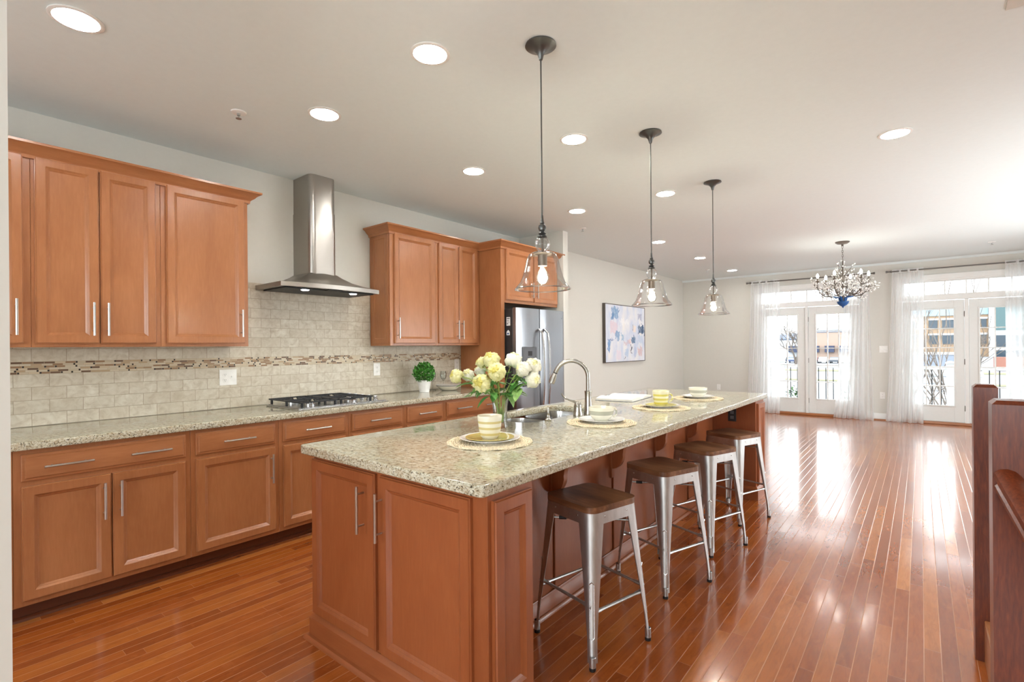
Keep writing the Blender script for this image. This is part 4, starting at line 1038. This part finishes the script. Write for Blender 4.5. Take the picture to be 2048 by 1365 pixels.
# (art coordinates run from the canvas corner)
cv = pc.children[0]; cv.data.transform(Matrix.Translation((0, .737, -.012))); cv.location = (0, -.737, .012)
mb = MB(); mb.box(0, .052, -.75, -.738, 0, .974, .001).box(0, .052, .738, .75, 0, .974, .001).box(0, .052, -.738, .738, 0, .011, .001).box(0, .052, -.738, .738, .963, .974, .001)
build('frame', mb, simple('dark_grey_frame', (86, 80, 74), 0.5), pc)

# ------------------------------------------------------------------ stools
def make_stool(label, loc, rz):
    t = thing('bar_stool', label, 'stool', loc, rz, 'metal bar stools at the island')
    SH = .648; h2 = .152
    build('seat', MB().prism(arc_rect(-h2, h2, -h2, h2, .045, 6), lambda a, b, q: (a, b, q), SH - .026, SH), 'seat', t, sharp=50)
    # metal apron under the seat
    mb = MB(); o_ = arc_rect(-h2 + .001, h2 - .001, -h2 + .001, h2 - .001, .045, 6); n = len(o_)
    lv_ = [(0, SH - .0265), (.002, SH - .075)]
    vs = []; fs = []
    for k, (g, z) in enumerate(lv_):
        for (x, y) in o_: s_ = 1 + g / h2 * 1.0; vs.append((x * s_, y * s_, z))
    for (x, y) in o_: vs.append((x * .96, y * .96, SH - .075))
    for (x, y) in o_: vs.append((x * .96, y * .96, SH - .0265))
    for k in range(4):
        for j in range(n): fs.append((k * n + j, k * n + (j + 1) % n, ((k + 1) % 4) * n + (j + 1) % n, ((k + 1) % 4) * n + j))
    ap = build('apron', mb.add(vs, fs), 'stool', t, sharp=40)
    rv = MB()
    for a in range(4):
        for q in (-.07, .07): rv.lathe([(0, .003), (.003, .002), (.004, 0)], 8, mat=Matrix.Rotation(a * pi / 2, 4, 'Z') @ Matrix.Translation((h2 + .0005, q, SH - .045)) @ Matrix.Rotation(R(90), 4, 'Y'))
    build('rivets', rv, 'steel', ap)
    # legs: rounded L-section sheet, tapering and splayed
    top, bot = h2 - .004, .190
    for sx, sy in ((1, 1), (1, -1), (-1, 1), (-1, -1)):
        rows = []; zs = [SH - .03, SH - .10, .45, .28, .12, .03]
        for z in zs:
            q = (SH - z) / SH; c = top + (bot - top) * q
            wv = .075 - .046 * min(1, max(0, (SH - .06 - z) / .45)) if z < SH - .06 else .078
            rr = min(.042 - .022 * q, wv * .9)
            sec = [(c - wv, c), (c - rr, c)]
            for i in range(1, 6): a = R(90 - 90 * i / 6); sec.append((c - rr + rr * cos(a), c - rr + rr * sin(a)))
            sec += [(c, c - rr), (c, c - wv)]
            th = .003
            inn = [(c - wv, c - th), (c - rr, c - th)] + [(c - rr + (rr - th) * cos(R(90 - 90 * i / 6)), c - rr + (rr - th) * sin(R(90 - 90 * i / 6))) for i in range(1, 6)] + [(c - th, c - rr), (c - th, c - wv)]
            rows.append([(p[0] * sx, p[1] * sy, z) for p in sec + inn[::-1]])
        m = len(rows[0]); mb = MB(); vs = [p for r_ in rows for p in r_]; fs = []
        for k in range(len(rows) - 1):
            for j in range(m): fs.append((k * m + j, k * m + (j + 1) % m, (k + 1) * m + (j + 1) % m, (k + 1) * m + j))
        fs.append(tuple(range(m))); fs.append(tuple(range((len(rows) - 1) * m, len(rows) * m)))
        lg = build('leg', mb.add(vs, fs), 'stool', t, sharp=50)
        # pressed groove on the outside corner
        cz = lambda z: top + (bot - top) * (SH - z) / SH
        g = []
        for z in (.34, .30, .22, .16, .13): q_ = (SH - z) / SH; c = cz(z) - .293 * min(.042 - .022 * q_, (.075 - .046 * min(1, max(0, (SH - .06 - z) / .45))) * .9) - .0008; g.append((c * sx, c * sy, z))
        mt2 = MB()
        for off in (-.0065, .0065):
            mt2.tube([(p[0] + off * sx, p[1] - off * sy, p[2]) for p in g], .0018, 6)
        mt2.tube([(g[0][0] + .0065 * sx, g[0][1] - .0065 * sy, g[0][2]), (g[0][0] + .002 * sx, g[0][1] + .002 * sy, g[0][2] + .008), (g[0][0] - .0065 * sx, g[0][1] + .0065 * sy, g[0][2])], .0022, 6)
        mt2.tube([(g[-1][0] + .0065 * sx, g[-1][1] - .0065 * sy, g[-1][2]), (g[-1][0] + .002 * sx, g[-1][1] + .002 * sy, g[-1][2] - .008), (g[-1][0] - .0065 * sx, g[-1][1] + .0065 * sy, g[-1][2])], .0022, 6)
        build('pressed_groove', mt2, 'steel', lg)
        c = cz(.03) - .011
        build('rubber_foot', MB().lathe([(0, 0), (.013, 0), (.014, .004), (.0135, .016), (0, .018)], 14, (c * sx, c * sy, 0)), 'black', lg)
        build('foot_collar', MB().lathe([(.0125, .015), (.0138, .015), (.0138, .055), (.012, .057), (.0125, .015)], 14, (c * sx, c * sy, 0)), 'stool', lg)
    zb = .235; c = top + (bot - top) * (SH - zb) / SH - .012
    for a in range(4):
        mt = Matrix.Rotation(a * pi / 2, 4, 'Z'); z = zb + (.012 if a % 2 else -.012)
        build('foot_bar', MB().tube([(c, -c, z), (c, -c + .045, z), (c, -c + .055, z), (c, c - .055, z), (c, c - .045, z), (c, c, z)], [.011, .010, .0078, .0078, .010, .011], 8, mat=mt, flat=.8), 'stool', t)
    c2 = top + (bot - top) * .17 - .03
    for s_ in (-1, 1):
        br = build('seat_brace', MB().tube([(-c2 * s_ * 1.0, -c2, SH - .105 - .006 * s_), (c2 * s_, c2, SH - .105 - .006 * s_)], .0052, 8), 'steel', t)
        q = .72 * c2; build('brace_clip', MB().tube([(-q * s_ - .012 * s_, -q - .012, SH - .105 - .006 * s_), (-q * s_ + .012 * s_, -q + .012, SH - .105 - .006 * s_)], .0085, 8), 'black', br)
    return t
ST = [(-1.178, 2.003, -14, 'galvanised metal stool with walnut seat, nearest the camera'), (-1.155, 2.765, -19.5, 'galvanised metal stool with walnut seat, second from the camera'),
      (-1.135, 3.432, -19, 'galvanised metal stool with walnut seat, third from the camera'), (-1.142, 4.118, -20, 'galvanised metal stool with walnut seat, farthest from the camera')]
st0 = make_stool(ST[0][3], (ST[0][0], ST[0][1], FZ), R(ST[0][2]))
for x, y, a, lb in ST[1:]: dup(st0, (x, y, FZ), R(a), lb)

# ------------------------------------------------------------------ lights on the ceiling
def downlight(x, y, label):
    t = thing('recessed_light', label, 'ceiling light', (x, y, CZ), 0, 'recessed ceiling lights')
    build('trim_ring', MB().lathe([(.078, -.0005), (.094, -.0005), (.094, -.004), (.086, -.007), (.078, -.006), (.078, -.0005)], 36), 'trim', t)
    build('lens', MB().lathe([(0, -.0055), (.079, -.0055), (.079, -.001), (0, -.001)], 36), 'can_lamp', t)
    return t
d0 = downlight(-2.735, .482, 'recessed light above the leftmost wall cabinets, in the picture corner')
for x, y, lb in [(-2.731, 1.608, 'recessed light in front of the chimney hood, wall side row'), (-2.726, 2.88, 'recessed light in front of the cabinets right of the hood'),
                 (-2.727, 4.418, 'recessed light in front of the fridge cabinet, wall side row'), (-2.718, 6.455, 'recessed light just right of the second pendant cord, past the fridge wall'),
                 (-2.717, 8.079, 'recessed light just left of the farthest pendant cord, near the painting'), (-2.722, 9.837, 'farthest recessed light near the far wall corner'),
                 (-1.79, 1.60, 'recessed light left of the nearest pendant canopy'), (-1.795, 2.875, 'recessed light between the first and second pendant cords'),
                 (-1.801, 4.445, 'recessed light between the second and third pendant cords'), (-.125, 4.181, 'recessed light alone on the right of the ceiling')]:
    dup(d0, (x, y, CZ), 0, lb)
def sprinkler(x, y, label):
    t = thing('fire_sprinkler', label, 'sprinkler', (x, y, CZ), 0, 'ceiling fire sprinklers')
    build('escutcheon', MB().lathe([(0, -.0005), (.042, -.0005), (.040, -.006), (.020, -.010), (0, -.010)], 24), 'trim', t)
    build('sprinkler_head', MB().lathe([(0, -.009), (.010, -.009), (.009, -.022), (.004, -.024), (.004, -.036), (.016, -.037), (.016, -.040), (0, -.040)], 14), 'steel', t)
    return t
s0 = sprinkler(-3.09, 1.272, 'ceiling fire sprinkler left of the chimney hood')
for x, y, lb in ((-3.08, 5.11, 'ceiling fire sprinkler above the fridge wall end'), (-3.05, 9.45, 'ceiling fire sprinkler near the far left corner'), (.765, 9.55, 'ceiling fire sprinkler above the right french doors')):
    dup(s0, (x, y, CZ), 0, lb)

def pendant(x, y, label):
    zb = 1.618
    t = thing('pendant_light', label, 'pendant light', (x, y, zb), 0, 'glass pendants above the island')
    H = CZ - zb
    build('canopy', MB().lathe([(0, H - .0005), (.070, H - .0005), (.072, H - .007), (.055, H - .014), (.032, H - .024), (.016, H - .042), (.008, H - .07), (0, H - .07)], 32), 'bronze', t)
    build('cord', MB().tube([(0, 0, H - .04), (0, 0, .30)], .0036, 8), 'bronze', t)
    build('finial', MB().lathe([(0, .34), (.0045, .34), (.0075, .31), (.0115, .302), (.009, .298), (.0165, .292), (.019, .281), (.0165, .270), (.009, .264), (.012, .259), (.019, .254), (.012, .249), (.022, .243), (.023, .238), (0, .236)], 24), 'bronze', t)
    sh = build('glass_shade', MB().lathe([(.017, .237), (.024, .232), (.033, .218), (.0345, .203), (.029, .186), (.020, .176), (.021, .172), (.045, .168), (.063, .158), (.074, .135), (.082, .10), (.092, .06), (.104, .03), (.122, .008), (.128, .0), (.1285, -.002), (.127, -.003)], 40), 'glass', t)
    build('shade_lip', MB().tube([(.128 * cos(2 * pi * i / 48), .128 * sin(2 * pi * i / 48), -.001) for i in range(48)], .0028, 6, closed=True), 'glass_lip', sh)
    build('socket', MB().lathe([(0, .236), (.005, .236), (.005, .172), (.042, .165), (.043, .160), (.021, .155), (.0215, .105), (0, .105)], 24), 'socket', t)
    bl = build('bulb', MB().lathe([(.013, .106), (.015, .09), (.026, .072), (.031, .052), (.027, .032), (.014, .019), (0, .016)], 24), 'bulb_glass', t)
    build('filament', MB().lathe([(0, .080), (.012, .076), (.021, .060), (.022, .048), (.016, .032), (0, .026)], 14), 'filament', bl)
    return t
pd = pendant(-1.349, 1.881, 'clear bell glass pendant nearest the camera')
for x, y, lb in ((-1.36, 3.114, 'clear bell glass pendant in the middle of the three'), (-1.369, 4.40, 'clear bell glass pendant farthest from the camera')): dup(pd, (x, y, 1.618), 0, lb)

# chandelier
cx, cy = -.822, 8.139
ch = thing('twig_chandelier', 'twig chandelier with candle bulbs and a blue bowl by the french doors', 'chandelier', (cx, cy, CZ))
rnd = random.Random(21)
build('canopy', MB().lathe([(0, -.0005), (.085, -.0005), (.083, -.012), (.06, -.028), (.015, -.034), (.012, -.06), (0, -.06)], 28), 'grey_metal', ch)
mb = MB()
for i in range(7):
    z = -.07 - i * .03; mt = Matrix.Translation((0, 0, z)) @ Matrix.Rotation(pi / 2 * (i % 2), 4, 'Z')
    mb.tube([(.009 * cos(a), 0, .02 * sin(a)) for a in [2 * pi * k / 12 for k in range(12)]], .0024, 5, closed=True, mat=mt)
build('chain', mb, 'grey_metal', ch)
build('column', MB().lathe([(0, -.26), (.008, -.26), (.010, -.32), (.0085, -.5), (.012, -.7), (.012, -.83), (0, -.83)], 14), 'grey_metal', ch)
build('bowl', MB().lathe([(.066, -.815), (.072, -.812), (.066, -.835), (.045, -.862), (.018, -.878), (.010, -.885), (.011, -.895), (0, -.90)], 28), 'blue', ch)
twigs = MB(); beads = MB()
def twig(p, d, L, r, lvl, curl):
    pts = [Vector(p)]; q = Vector(d).normalized()
    for i in range(5):
        q = (q + Vector((rnd.uniform(-1, 1), rnd.uniform(-1, 1), rnd.uniform(-.7, 1) + curl)) * .22).normalized(); pts.append(pts[-1] + q * (L / 5))
    twigs.tube(pts, [r * (1 - .12 * i) for i in range(6)], 5)
    e_ = pts[-1]
    beads.lathe([(0, .018), (.0075, .007), (.008, 0), (.003, -.008), (0, -.010)], 6, mat=Matrix.Translation(e_) @ q.to_track_quat('Z', 'Y').to_matrix().to_4x4())
    if lvl > 0:
        for k in range(3): twig(pts[rnd.randint(1, 4)], (q + Vector((rnd.uniform(-1, 1), rnd.uniform(-1, 1), rnd.uniform(-.5, .9))) * .9), L * rnd.uniform(.45, .7), r * .72, lvl - 1, curl)
for k in range(6):
    a = 2 * pi * (k + .3) / 6; u = Vector((cos(a), sin(a), 0))
    path = [Vector((0, 0, -.81)) + u * .03, Vector((0, 0, -.76)) + u * .05, Vector((0, 0, -.745)) + u * .12, Vector((0, 0, -.735)) + u * .2, Vector((0, 0, -.69)) + u * .265, Vector((0, 0, -.62)) + u * .295, Vector((0, 0, -.535)) + u * .297]
    arm = build('arm', MB().tube(path, [.008, .007, .0065, .006, .006, .006, .006], 8), 'grey_metal', ch)
    build('base_sleeve', MB().tube(path[:3], [.011, .010, .009], 8), 'blue', arm)
    tp_ = path[-1]
    build('candle_cup', MB().lathe([(0, -.004), (.02, 0), (.026, .012), (.012, .01), (.011, .055), (0, .055)], 14, tp_), 'grey_metal', arm)
    build('candle_bulb', MB().lathe([(0, .056), (.010, .058), (.0165, .078), (.013, .098), (.005, .116), (0, .12)], 14, tp_), 'candle_lamp', arm)
    for i in (2, 3, 4, 5):
        for _ in range(5): twig(path[i], u * rnd.uniform(-.3, .9) + Vector((rnd.uniform(-.9, .9), rnd.uniform(-.9, .9), rnd.uniform(-.3, .9))), rnd.uniform(.08, .14), .0034, 1, .1)
    twig(Vector((0, 0, -.74)) + u * .05, u + Vector((0, 0, .5)), .22, .004, 2, .25)
    twig(Vector((0, 0, -.62)) + u * .012, u * .5 + Vector((0, 0, .6)), .2, .004, 1, .3)
    if k % 2 == 0: twig(Vector((0, 0, -.47)) + u * .01, u * .55 + Vector((0, 0, .6)), .17, .004, 1, .3)
tag(build('twig_cluster', twigs, 'grey_metal', ch), kind='stuff')
tag(build('crystal_beads', beads, 'white_ceramic', ch), kind='stuff')

# ------------------------------------------------------------------ curtains
def rod(x0, x1, label, left_fin=True, right_fin=True):
    t = thing('curtain_rod', label, 'curtain rod', ((x0 + x1) / 2, YF - .1, 2.572), 0, 'curtain rods above the french doors')
    build('pole', MB().tube([(x0, YF - .1, 2.572), (x1, YF - .1, 2.572)], .011, 12), 'rod', t, world=True)
    for x, s in ((x0, -1), (x1, 1)):
        build('finial', MB().tube([(x, YF - .1, 2.572), (x + s * .02, YF - .1, 2.572), (x + s * .035, YF - .1, 2.572), (x + s * .06, YF - .1, 2.572), (x + s * .085, YF - .1, 2.572), (x + s * .09, YF - .1, 2.572)], [.016, .02, .009, .015, .021, .012], 12), 'rod', t, world=True)
    for x in (x0 + .09, x1 - .09):
        build('bracket', MB().tube([(x, YF - .1, 2.572), (x, YF - .002, 2.572)], .006, 8).box(x - .02, x + .02, YF - .006, YF - .0005, 2.54, 2.60, .001), 'rod', t, world=True)
rod(-2.60, -.70, 'grey curtain rod above the left french doors'); rod(-.375, 1.50, 'grey curtain rod above the right french doors')
def curtain(t0, t1, b0, b1, label, seed, folds=7):
    r_ = random.Random(seed); ph = [r_.uniform(0, 6) for _ in range(4)]
    xc = (b0 + b1) / 2; zt = 2.602; zb = FZ + .006
    t = thing('sheer_curtain', label, 'curtain', (xc, YF - .1, FZ), 0, 'sheer white curtains')
    def fn(u, v):
        k = math.pow(v, 1.25)
        a, b = t0 + (b0 - t0) * k, t1 + (b1 - t1) * k
        uu = u + .018 * sin(2 * pi * u * 3 + ph[0]) * (1 - abs(2 * u - 1))
        x = a + (b - a) * uu
        amp = (.014 + .026 * v) * (.7 + .3 * sin(u * 9 + ph[1]))
        y = YF - .1 + amp * sin(2 * pi * folds * u + ph[2] + .8 * sin(2.2 * v + ph[3])) + .012 * sin(u * 23 + v * 3 + ph[3])
        z = zt + (zb - zt) * v
        if v > .965:
            q = (v - .965) / .035; y -= .05 * q * (1 + .6 * sin(u * 17 + ph[0])); z = zb + .012 * (1 + sin(u * 31 + ph[1])) * (1 - q) + (zt - zb) * .035 * (1 - q) * .9
        if v < .03: y = YF - .1 + (y - YF + .1) * .8
        return (x - xc, y - YF + .1, z - FZ)
    build('fabric', MB().grid(fn, 110, 44), 'curtain', t, recalc=False, sharp=180)
    def hem(u, v):
        p = fn(u, .0 + .012 * v); return (p[0], p[1] + (-.014 if v > .5 else .014), p[2])
    return t
curtain(-2.605, -2.095, -2.70, -2.105, 'sheer white curtain left of the left french doors', 3, 8)
curtain(-1.03, -.70, -1.235, -.64, 'sheer white curtain right of the left french doors', 5, 7)
curtain(-.375, .04, -.478, .02, 'sheer white curtain left of the right french doors', 9, 7)
curtain(.995, 1.49, 1.0, 1.55, 'sheer white curtain at the right picture edge', 13, 8)

# ------------------------------------------------------------------ stair posts at the right
def newel(label, x0, x1, y0, y1, zt):
    t = thing('newel_post', label, 'newel post', ((x0 + x1) / 2, (y0 + y1) / 2, FZ), 0, 'square cherry newel posts')
    hx, hy, H, b = (x1 - x0) / 2, (y1 - y0) / 2, zt - FZ, .012
    build('post', MB().ring((-hx, -hy, 0), (1, 0, 0), (0, 1, 0), (0, 0, 1), 2 * hx, 2 * hy, [(0, 0), (0, H - b), (b, H), (b + .0001, H)]), 'newel', t, sharp=20)
    return t
newel('cherry newel post standing farther from the camera', .167, .243, 2.846, 2.935, 1.178)
newel('cherry newel post at the right picture edge with a handrail', .167, .258, 2.13, 2.236, 1.174)
hr = thing('handrail', 'cherry handrail sloping down from the nearer newel post', 'handrail', (.213, 2.13, .93))
sec = [(-.030, -.030), (.030, -.030), (.030, -.018), (.024, -.012), (.024, -.002), (.032, .008), (.030, .022), (.018, .032), (0, .035), (-.018, .032), (-.030, .022), (-.032, .008), (-.024, -.002), (-.024, -.012), (-.030, -.018)]
mb = MB(); A = Vector((.200, 2.1295, .932)); B = Vector((.35, 1.55, .59)); d = (B - A).normalized(); sx = d.cross(Vector((0, 0, 1))).normalized(); uz = sx.cross(d).normalized()
A2 = A
mb.prism(sec, lambda a, b, t: tuple((A if t == 0 else B) + sx * a + (Vector((0, 0, 1)) if t == 0 else uz) * b), 0, 1)
build('rail', mb, 'newel', hr, world=True, sharp=30)
tag(build('stair_curb', MB().box(.195, .235, 2.237, 2.845, FZ, .20, .004), 'cab'), 'low maple curb between the two newel posts', 'curb')

# ------------------------------------------------------------------ outside
GZ = -3.2
struct('ground', MB().box(-120, 120, 10.95, 420, GZ - .2, GZ), 'asphalt')
tag(build('lawn_strip', MB().box(-120, 100, 72, 75, GZ, GZ + .06).box(-120, 100, 98, 104, GZ, GZ + .06), 'grass'), 'winter grass verge beside the car park road', 'grass', kind='stuff')
struct('balcony_deck', MB().box(-3.2, 2.6, YF + .16, 12.35, -.25, -.06), 'deck')
rl = thing('balcony_railing', 'white balcony railing with thin black balusters outside the french doors', 'railing', (-.3, 12.2, -.06))
build('top_rail', MB().box(-3.2, 2.6, 12.165, 12.235, .86, .915, .01), 'rail_white', rl, world=True)
build('bottom_rail', MB().box(-3.2, 2.6, 12.175, 12.225, .04, .085, .006), 'rail_white', rl, world=True)
bb = 0
for i in range(44):
    x = -3.1 + i * .13
    if any(abs(x - q) < .09 for q in (-2.36, .41)): continue
    build('baluster', MB().tube([(x, 12.2, .08), (x, 12.2, .87)], .009, 6), 'black', rl, world=True)
for x in (-2.36, .41):
    p_ = build('rail_post', MB().box(x - .055, x + .055, 12.145, 12.255, -.06, .975, .004), 'rail_white', rl, world=True)
    build('post_cap', MB().ring((x - .07, 12.13, .975), (1, 0, 0), (0, 1, 0), (0, 0, 1), .14, .14, [(0, 0), (0, .015), (.02, .03), (.055, .05), (.056, .05)]), 'rail_white', p_, world=True)

def bare_tree(label, loc, H, seed, r0, spread=.5, lv=4, lean=(0, 0)):
    r_ = random.Random(seed); t = thing('bare_tree', label, 'tree', loc, 0, 'bare winter trees'); tr = MB(); br = MB()
    def grow(p, d, L, r, k):
        pts = [p]; q = d.copy()
        for i in range(4): q = (q + Vector((r_.uniform(-1, 1), r_.uniform(-1, 1), r_.uniform(-.2, .5))) * .16).normalized(); pts.append(pts[-1] + q * (L / 4))
        (tr if k == lv else br).tube(pts, [r * (1 - .1 * i) for i in range(5)], 6 if k > 1 else 4)
        if k > 0:
            for j in range(3 if k > 1 else 4): grow(pts[r_.choice((2, 3, 4, 4))], (q + Vector((r_.uniform(-1, 1), r_.uniform(-1, 1), r_.uniform(-.1, .7))) * spread * 1.6).normalized(), L * r_.uniform(.6, .82), r * .58, k - 1)
    for s in range(3): grow(Vector((r_.uniform(-.1, .1), r_.uniform(-.1, .1), 0)), Vector((lean[0] + r_.uniform(-.14, .14), r_.uniform(-.1, .1), 1)).normalized(), H * .42, r0, lv)
    build('trunk', tr, 'bark', t, sharp=60); build('branches', br, 'bark', t, sharp=60); return t
bare_tree('bare tree close behind the balcony railing', (.3, 16.4, GZ), 7.4, 7, .036, .36, 3)
bare_tree('small bare tree standing across the road beside the red brick wall', (7.4, 110, GZ), 6.0, 12, .16, .55)
bare_tree('bare tree in front of the low shops', (-22, 128, GZ), 9.0, 15, .25, .6)

def bush(label, x, y, r, H, seed):
    t = thing('evergreen_shrub', label, 'shrub', (x, y, GZ), 0, 'evergreen shrubs below the balcony'); r_ = random.Random(seed); lm = MB()
    for i in range(900):
        q = r_.uniform(0, 1) ** .7; a = r_.uniform(0, 2 * pi); rad = r * (1 - q * .55) * math.sqrt(r_.uniform(.4, 1)); P = (rad * cos(a), rad * sin(a), .3 + (H - .3) * q + r_.uniform(-.05, .05))
        lm.grid(leaf_fn(P, (cos(a) + r_.uniform(-.6, .6), sin(a) + r_.uniform(-.6, .6), r_.uniform(0, 1)), (0, 0, 1), .12, .06), 2, 2)
    build('foliage', lm, 'evergreen', t, recalc=False); build('trunk', MB().tube([(0, 0, 0), (0, 0, H * .8)], .05, 6), 'bark', t)
bush('leafy evergreen shrub behind the left leaf of the left french doors', -2.2, 13.3, .5, 3.55, 3); bush('leafy evergreen shrub behind the right leaf of the left french doors', -1.1, 13.3, .5, 3.5, 5)

# office block
def far(x, y, z, k=3.2): return (x * k, y * k, (z - CAM_H) * k + CAM_H)
def fbox(x0, x1, y0, y1, z0, z1, k=3.2):
    a_, b_ = far(x0, y0, z0, k), far(x1, y1, z1, k); return MB().box(a_[0], b_[0], a_[1], b_[1], max(a_[2], GZ), b_[2])
ob = thing('office_building', 'tan brick office block with dark windows beyond the right french doors', 'building', (16, 236, GZ))
build('wall', fbox(-2.0, 5.3, 70, 82, -3, 4.25), 'brick_tan', ob, world=True)
build('parapet', fbox(-2.1, 5.28, 69.9, 82, 4.25, 5.2), 'bld_blue', ob, world=True)
build('stair_tower', fbox(5.3, 9, 69.4, 82, -3, 5.8), 'bld_white', ob, world=True)
for x0, x1 in ((-1.3, -.4), (.66, 1.36), (1.72, 2.7), (4.75, 5.15)):
    for z0, z1 in ((2.85, 3.8), (1.25, 2.2)):
        f_ = build('window', fbox(x0, x1, 69.93, 70.02, z0, z1), 'bld_glass', ob, world=True)
        build('lintel', fbox(x0 - .08, x1 + .08, 69.86, 69.99, z1, z1 + .18), 'bld_white', f_, world=True)
for z0, z1, m_ in ((2.6, 4.9, 'bld_green'), (.9, 2.1, 'bld_glass'), (-.1, .6, 'bld_glass')):
    build('curtain_glazing', fbox(5.75, 8.6, 69.3, 69.5, z0, z1), m_, ob, world=True)
gb = thing('annex_building', 'low white lap sided annex behind the bare tree trunks', 'building', (.2, 20.5, GZ))
build('wall', MB().box(-1.1, 1.36, 20, 23, GZ, .40), 'siding', gb, world=True)
build('roof', MB().box(-1.2, 1.4, 19.9, 23.1, .40, .46, .01), 'bld_white', gb, world=True)
st_ = thing('storage_shed', 'long grey blue shed across the road behind the bare tree', 'building', (1.5, 117, GZ))
build('wall', MB().box(-4, 4.8, 115, 119, GZ, -.7), 'roof', st_, world=True)
build('roof', MB().box(-4.3, 5.1, 114.8, 119.2, -.7, -.3, .05), 'bld_white', st_, world=True)
tag(build('brick_pier', MB().box(9.1, 17, 112, 113, GZ, -.97, .02), 'brick_red'), 'low red brick wall across the road by the small bare tree', 'brick wall')
# shops on the left
sh = thing('shop_building', 'long low shop building with an orange gable across the car park', 'building', (-30, 172, GZ))
build('wall', MB().box(-46, -24.5, 165, 180, GZ, 2.6), 'bld_white', sh, world=True)
build('gable_wall', MB().box(-24.4, -12, 164, 180, GZ, 4.6), simple('orange_render', (160, 138, 124), .8), sh, world=True)
build('roof', MB().box(-46.5, -24.4, 164.5, 180, 2.6, 4.6, .4).box(-24.6, -11.8, 163.8, 180, 4.6, 5.4, .1), 'roof', sh, world=True)
for x0, x1 in ((-23.4, -22.2), (-20.8, -18.6), (-17.6, -15.4), (-30, -26)):
    build('awning', MB().box(x0, x1, 162.8, 165, -.9, .9), 'awning', sh, world=True)
dt = bare_tree('hazy bare tree behind the shops', (-64, 190, GZ), 11.0, 33, .22, .6, 3); dt['group'] = 'distant trees behind the shops'
for i in range(1, 6):
    d_ = dup(dt, (-66 + 7.6 * i, 190 + (i % 2) * 8, GZ), i * 1.3)
def make_car(label, loc, rz, paint):
    t = thing('parked_car', label, 'car', loc, rz, 'cars parked across the car park')
    side = [(-2.2, .35), (-2.2, .75), (-2.05, .88), (-1.3, .95), (-.75, 1.42), (.7, 1.45), (1.35, .98), (2.05, .88), (2.2, .7), (2.2, .35)]
    build('body', MB().prism(side, lambda a, b, t_: (t_, a, b), -.88, .88), paint, t)
    build('windows', MB().prism([(-1.18, .97), (-.72, 1.36), (.66, 1.39), (1.2, .99)], lambda a, b, t_: (t_, a, b), -.89, .89).box(-.72, .72, -1.27, -.70, 1.0, 1.33), 'bld_glass', t)
    for x in (-.78, .78):
        for y in (-1.4, 1.4): build('wheel', MB().tube([(x - .12, y, .33), (x + .12, y, .33)], .33, 14), 'black', t)
    return t
x = -31.5; cars = [0, 1, 2, 3, 0, 4, 2, 1, 0, 5]
wh = ['left end of', 'second in', 'third in', 'fourth in', 'fifth in', 'sixth in', 'seventh in', 'eighth in', 'ninth in', 'right end of']
for i, k in enumerate(cars):
    nm_, c = CARS[k]
    make_car('%s parked car, %s the row seen through the left doors' % (nm_, wh[i]), (x + 2.2 * i + (i % 3) * .1, 140 + i * .25, GZ), R(180), 'car_' + nm_)
for i, (x, y, k) in enumerate(((21.5, 205, 0), (25.5, 205, 2))):
    make_car(('%s parked car in front of the office block, left of the other', '%s parked car in front of the office block, right of the other')[i] % CARS[k][0], (x - 1.2, y, GZ), R(170), 'car_' + CARS[k][0])
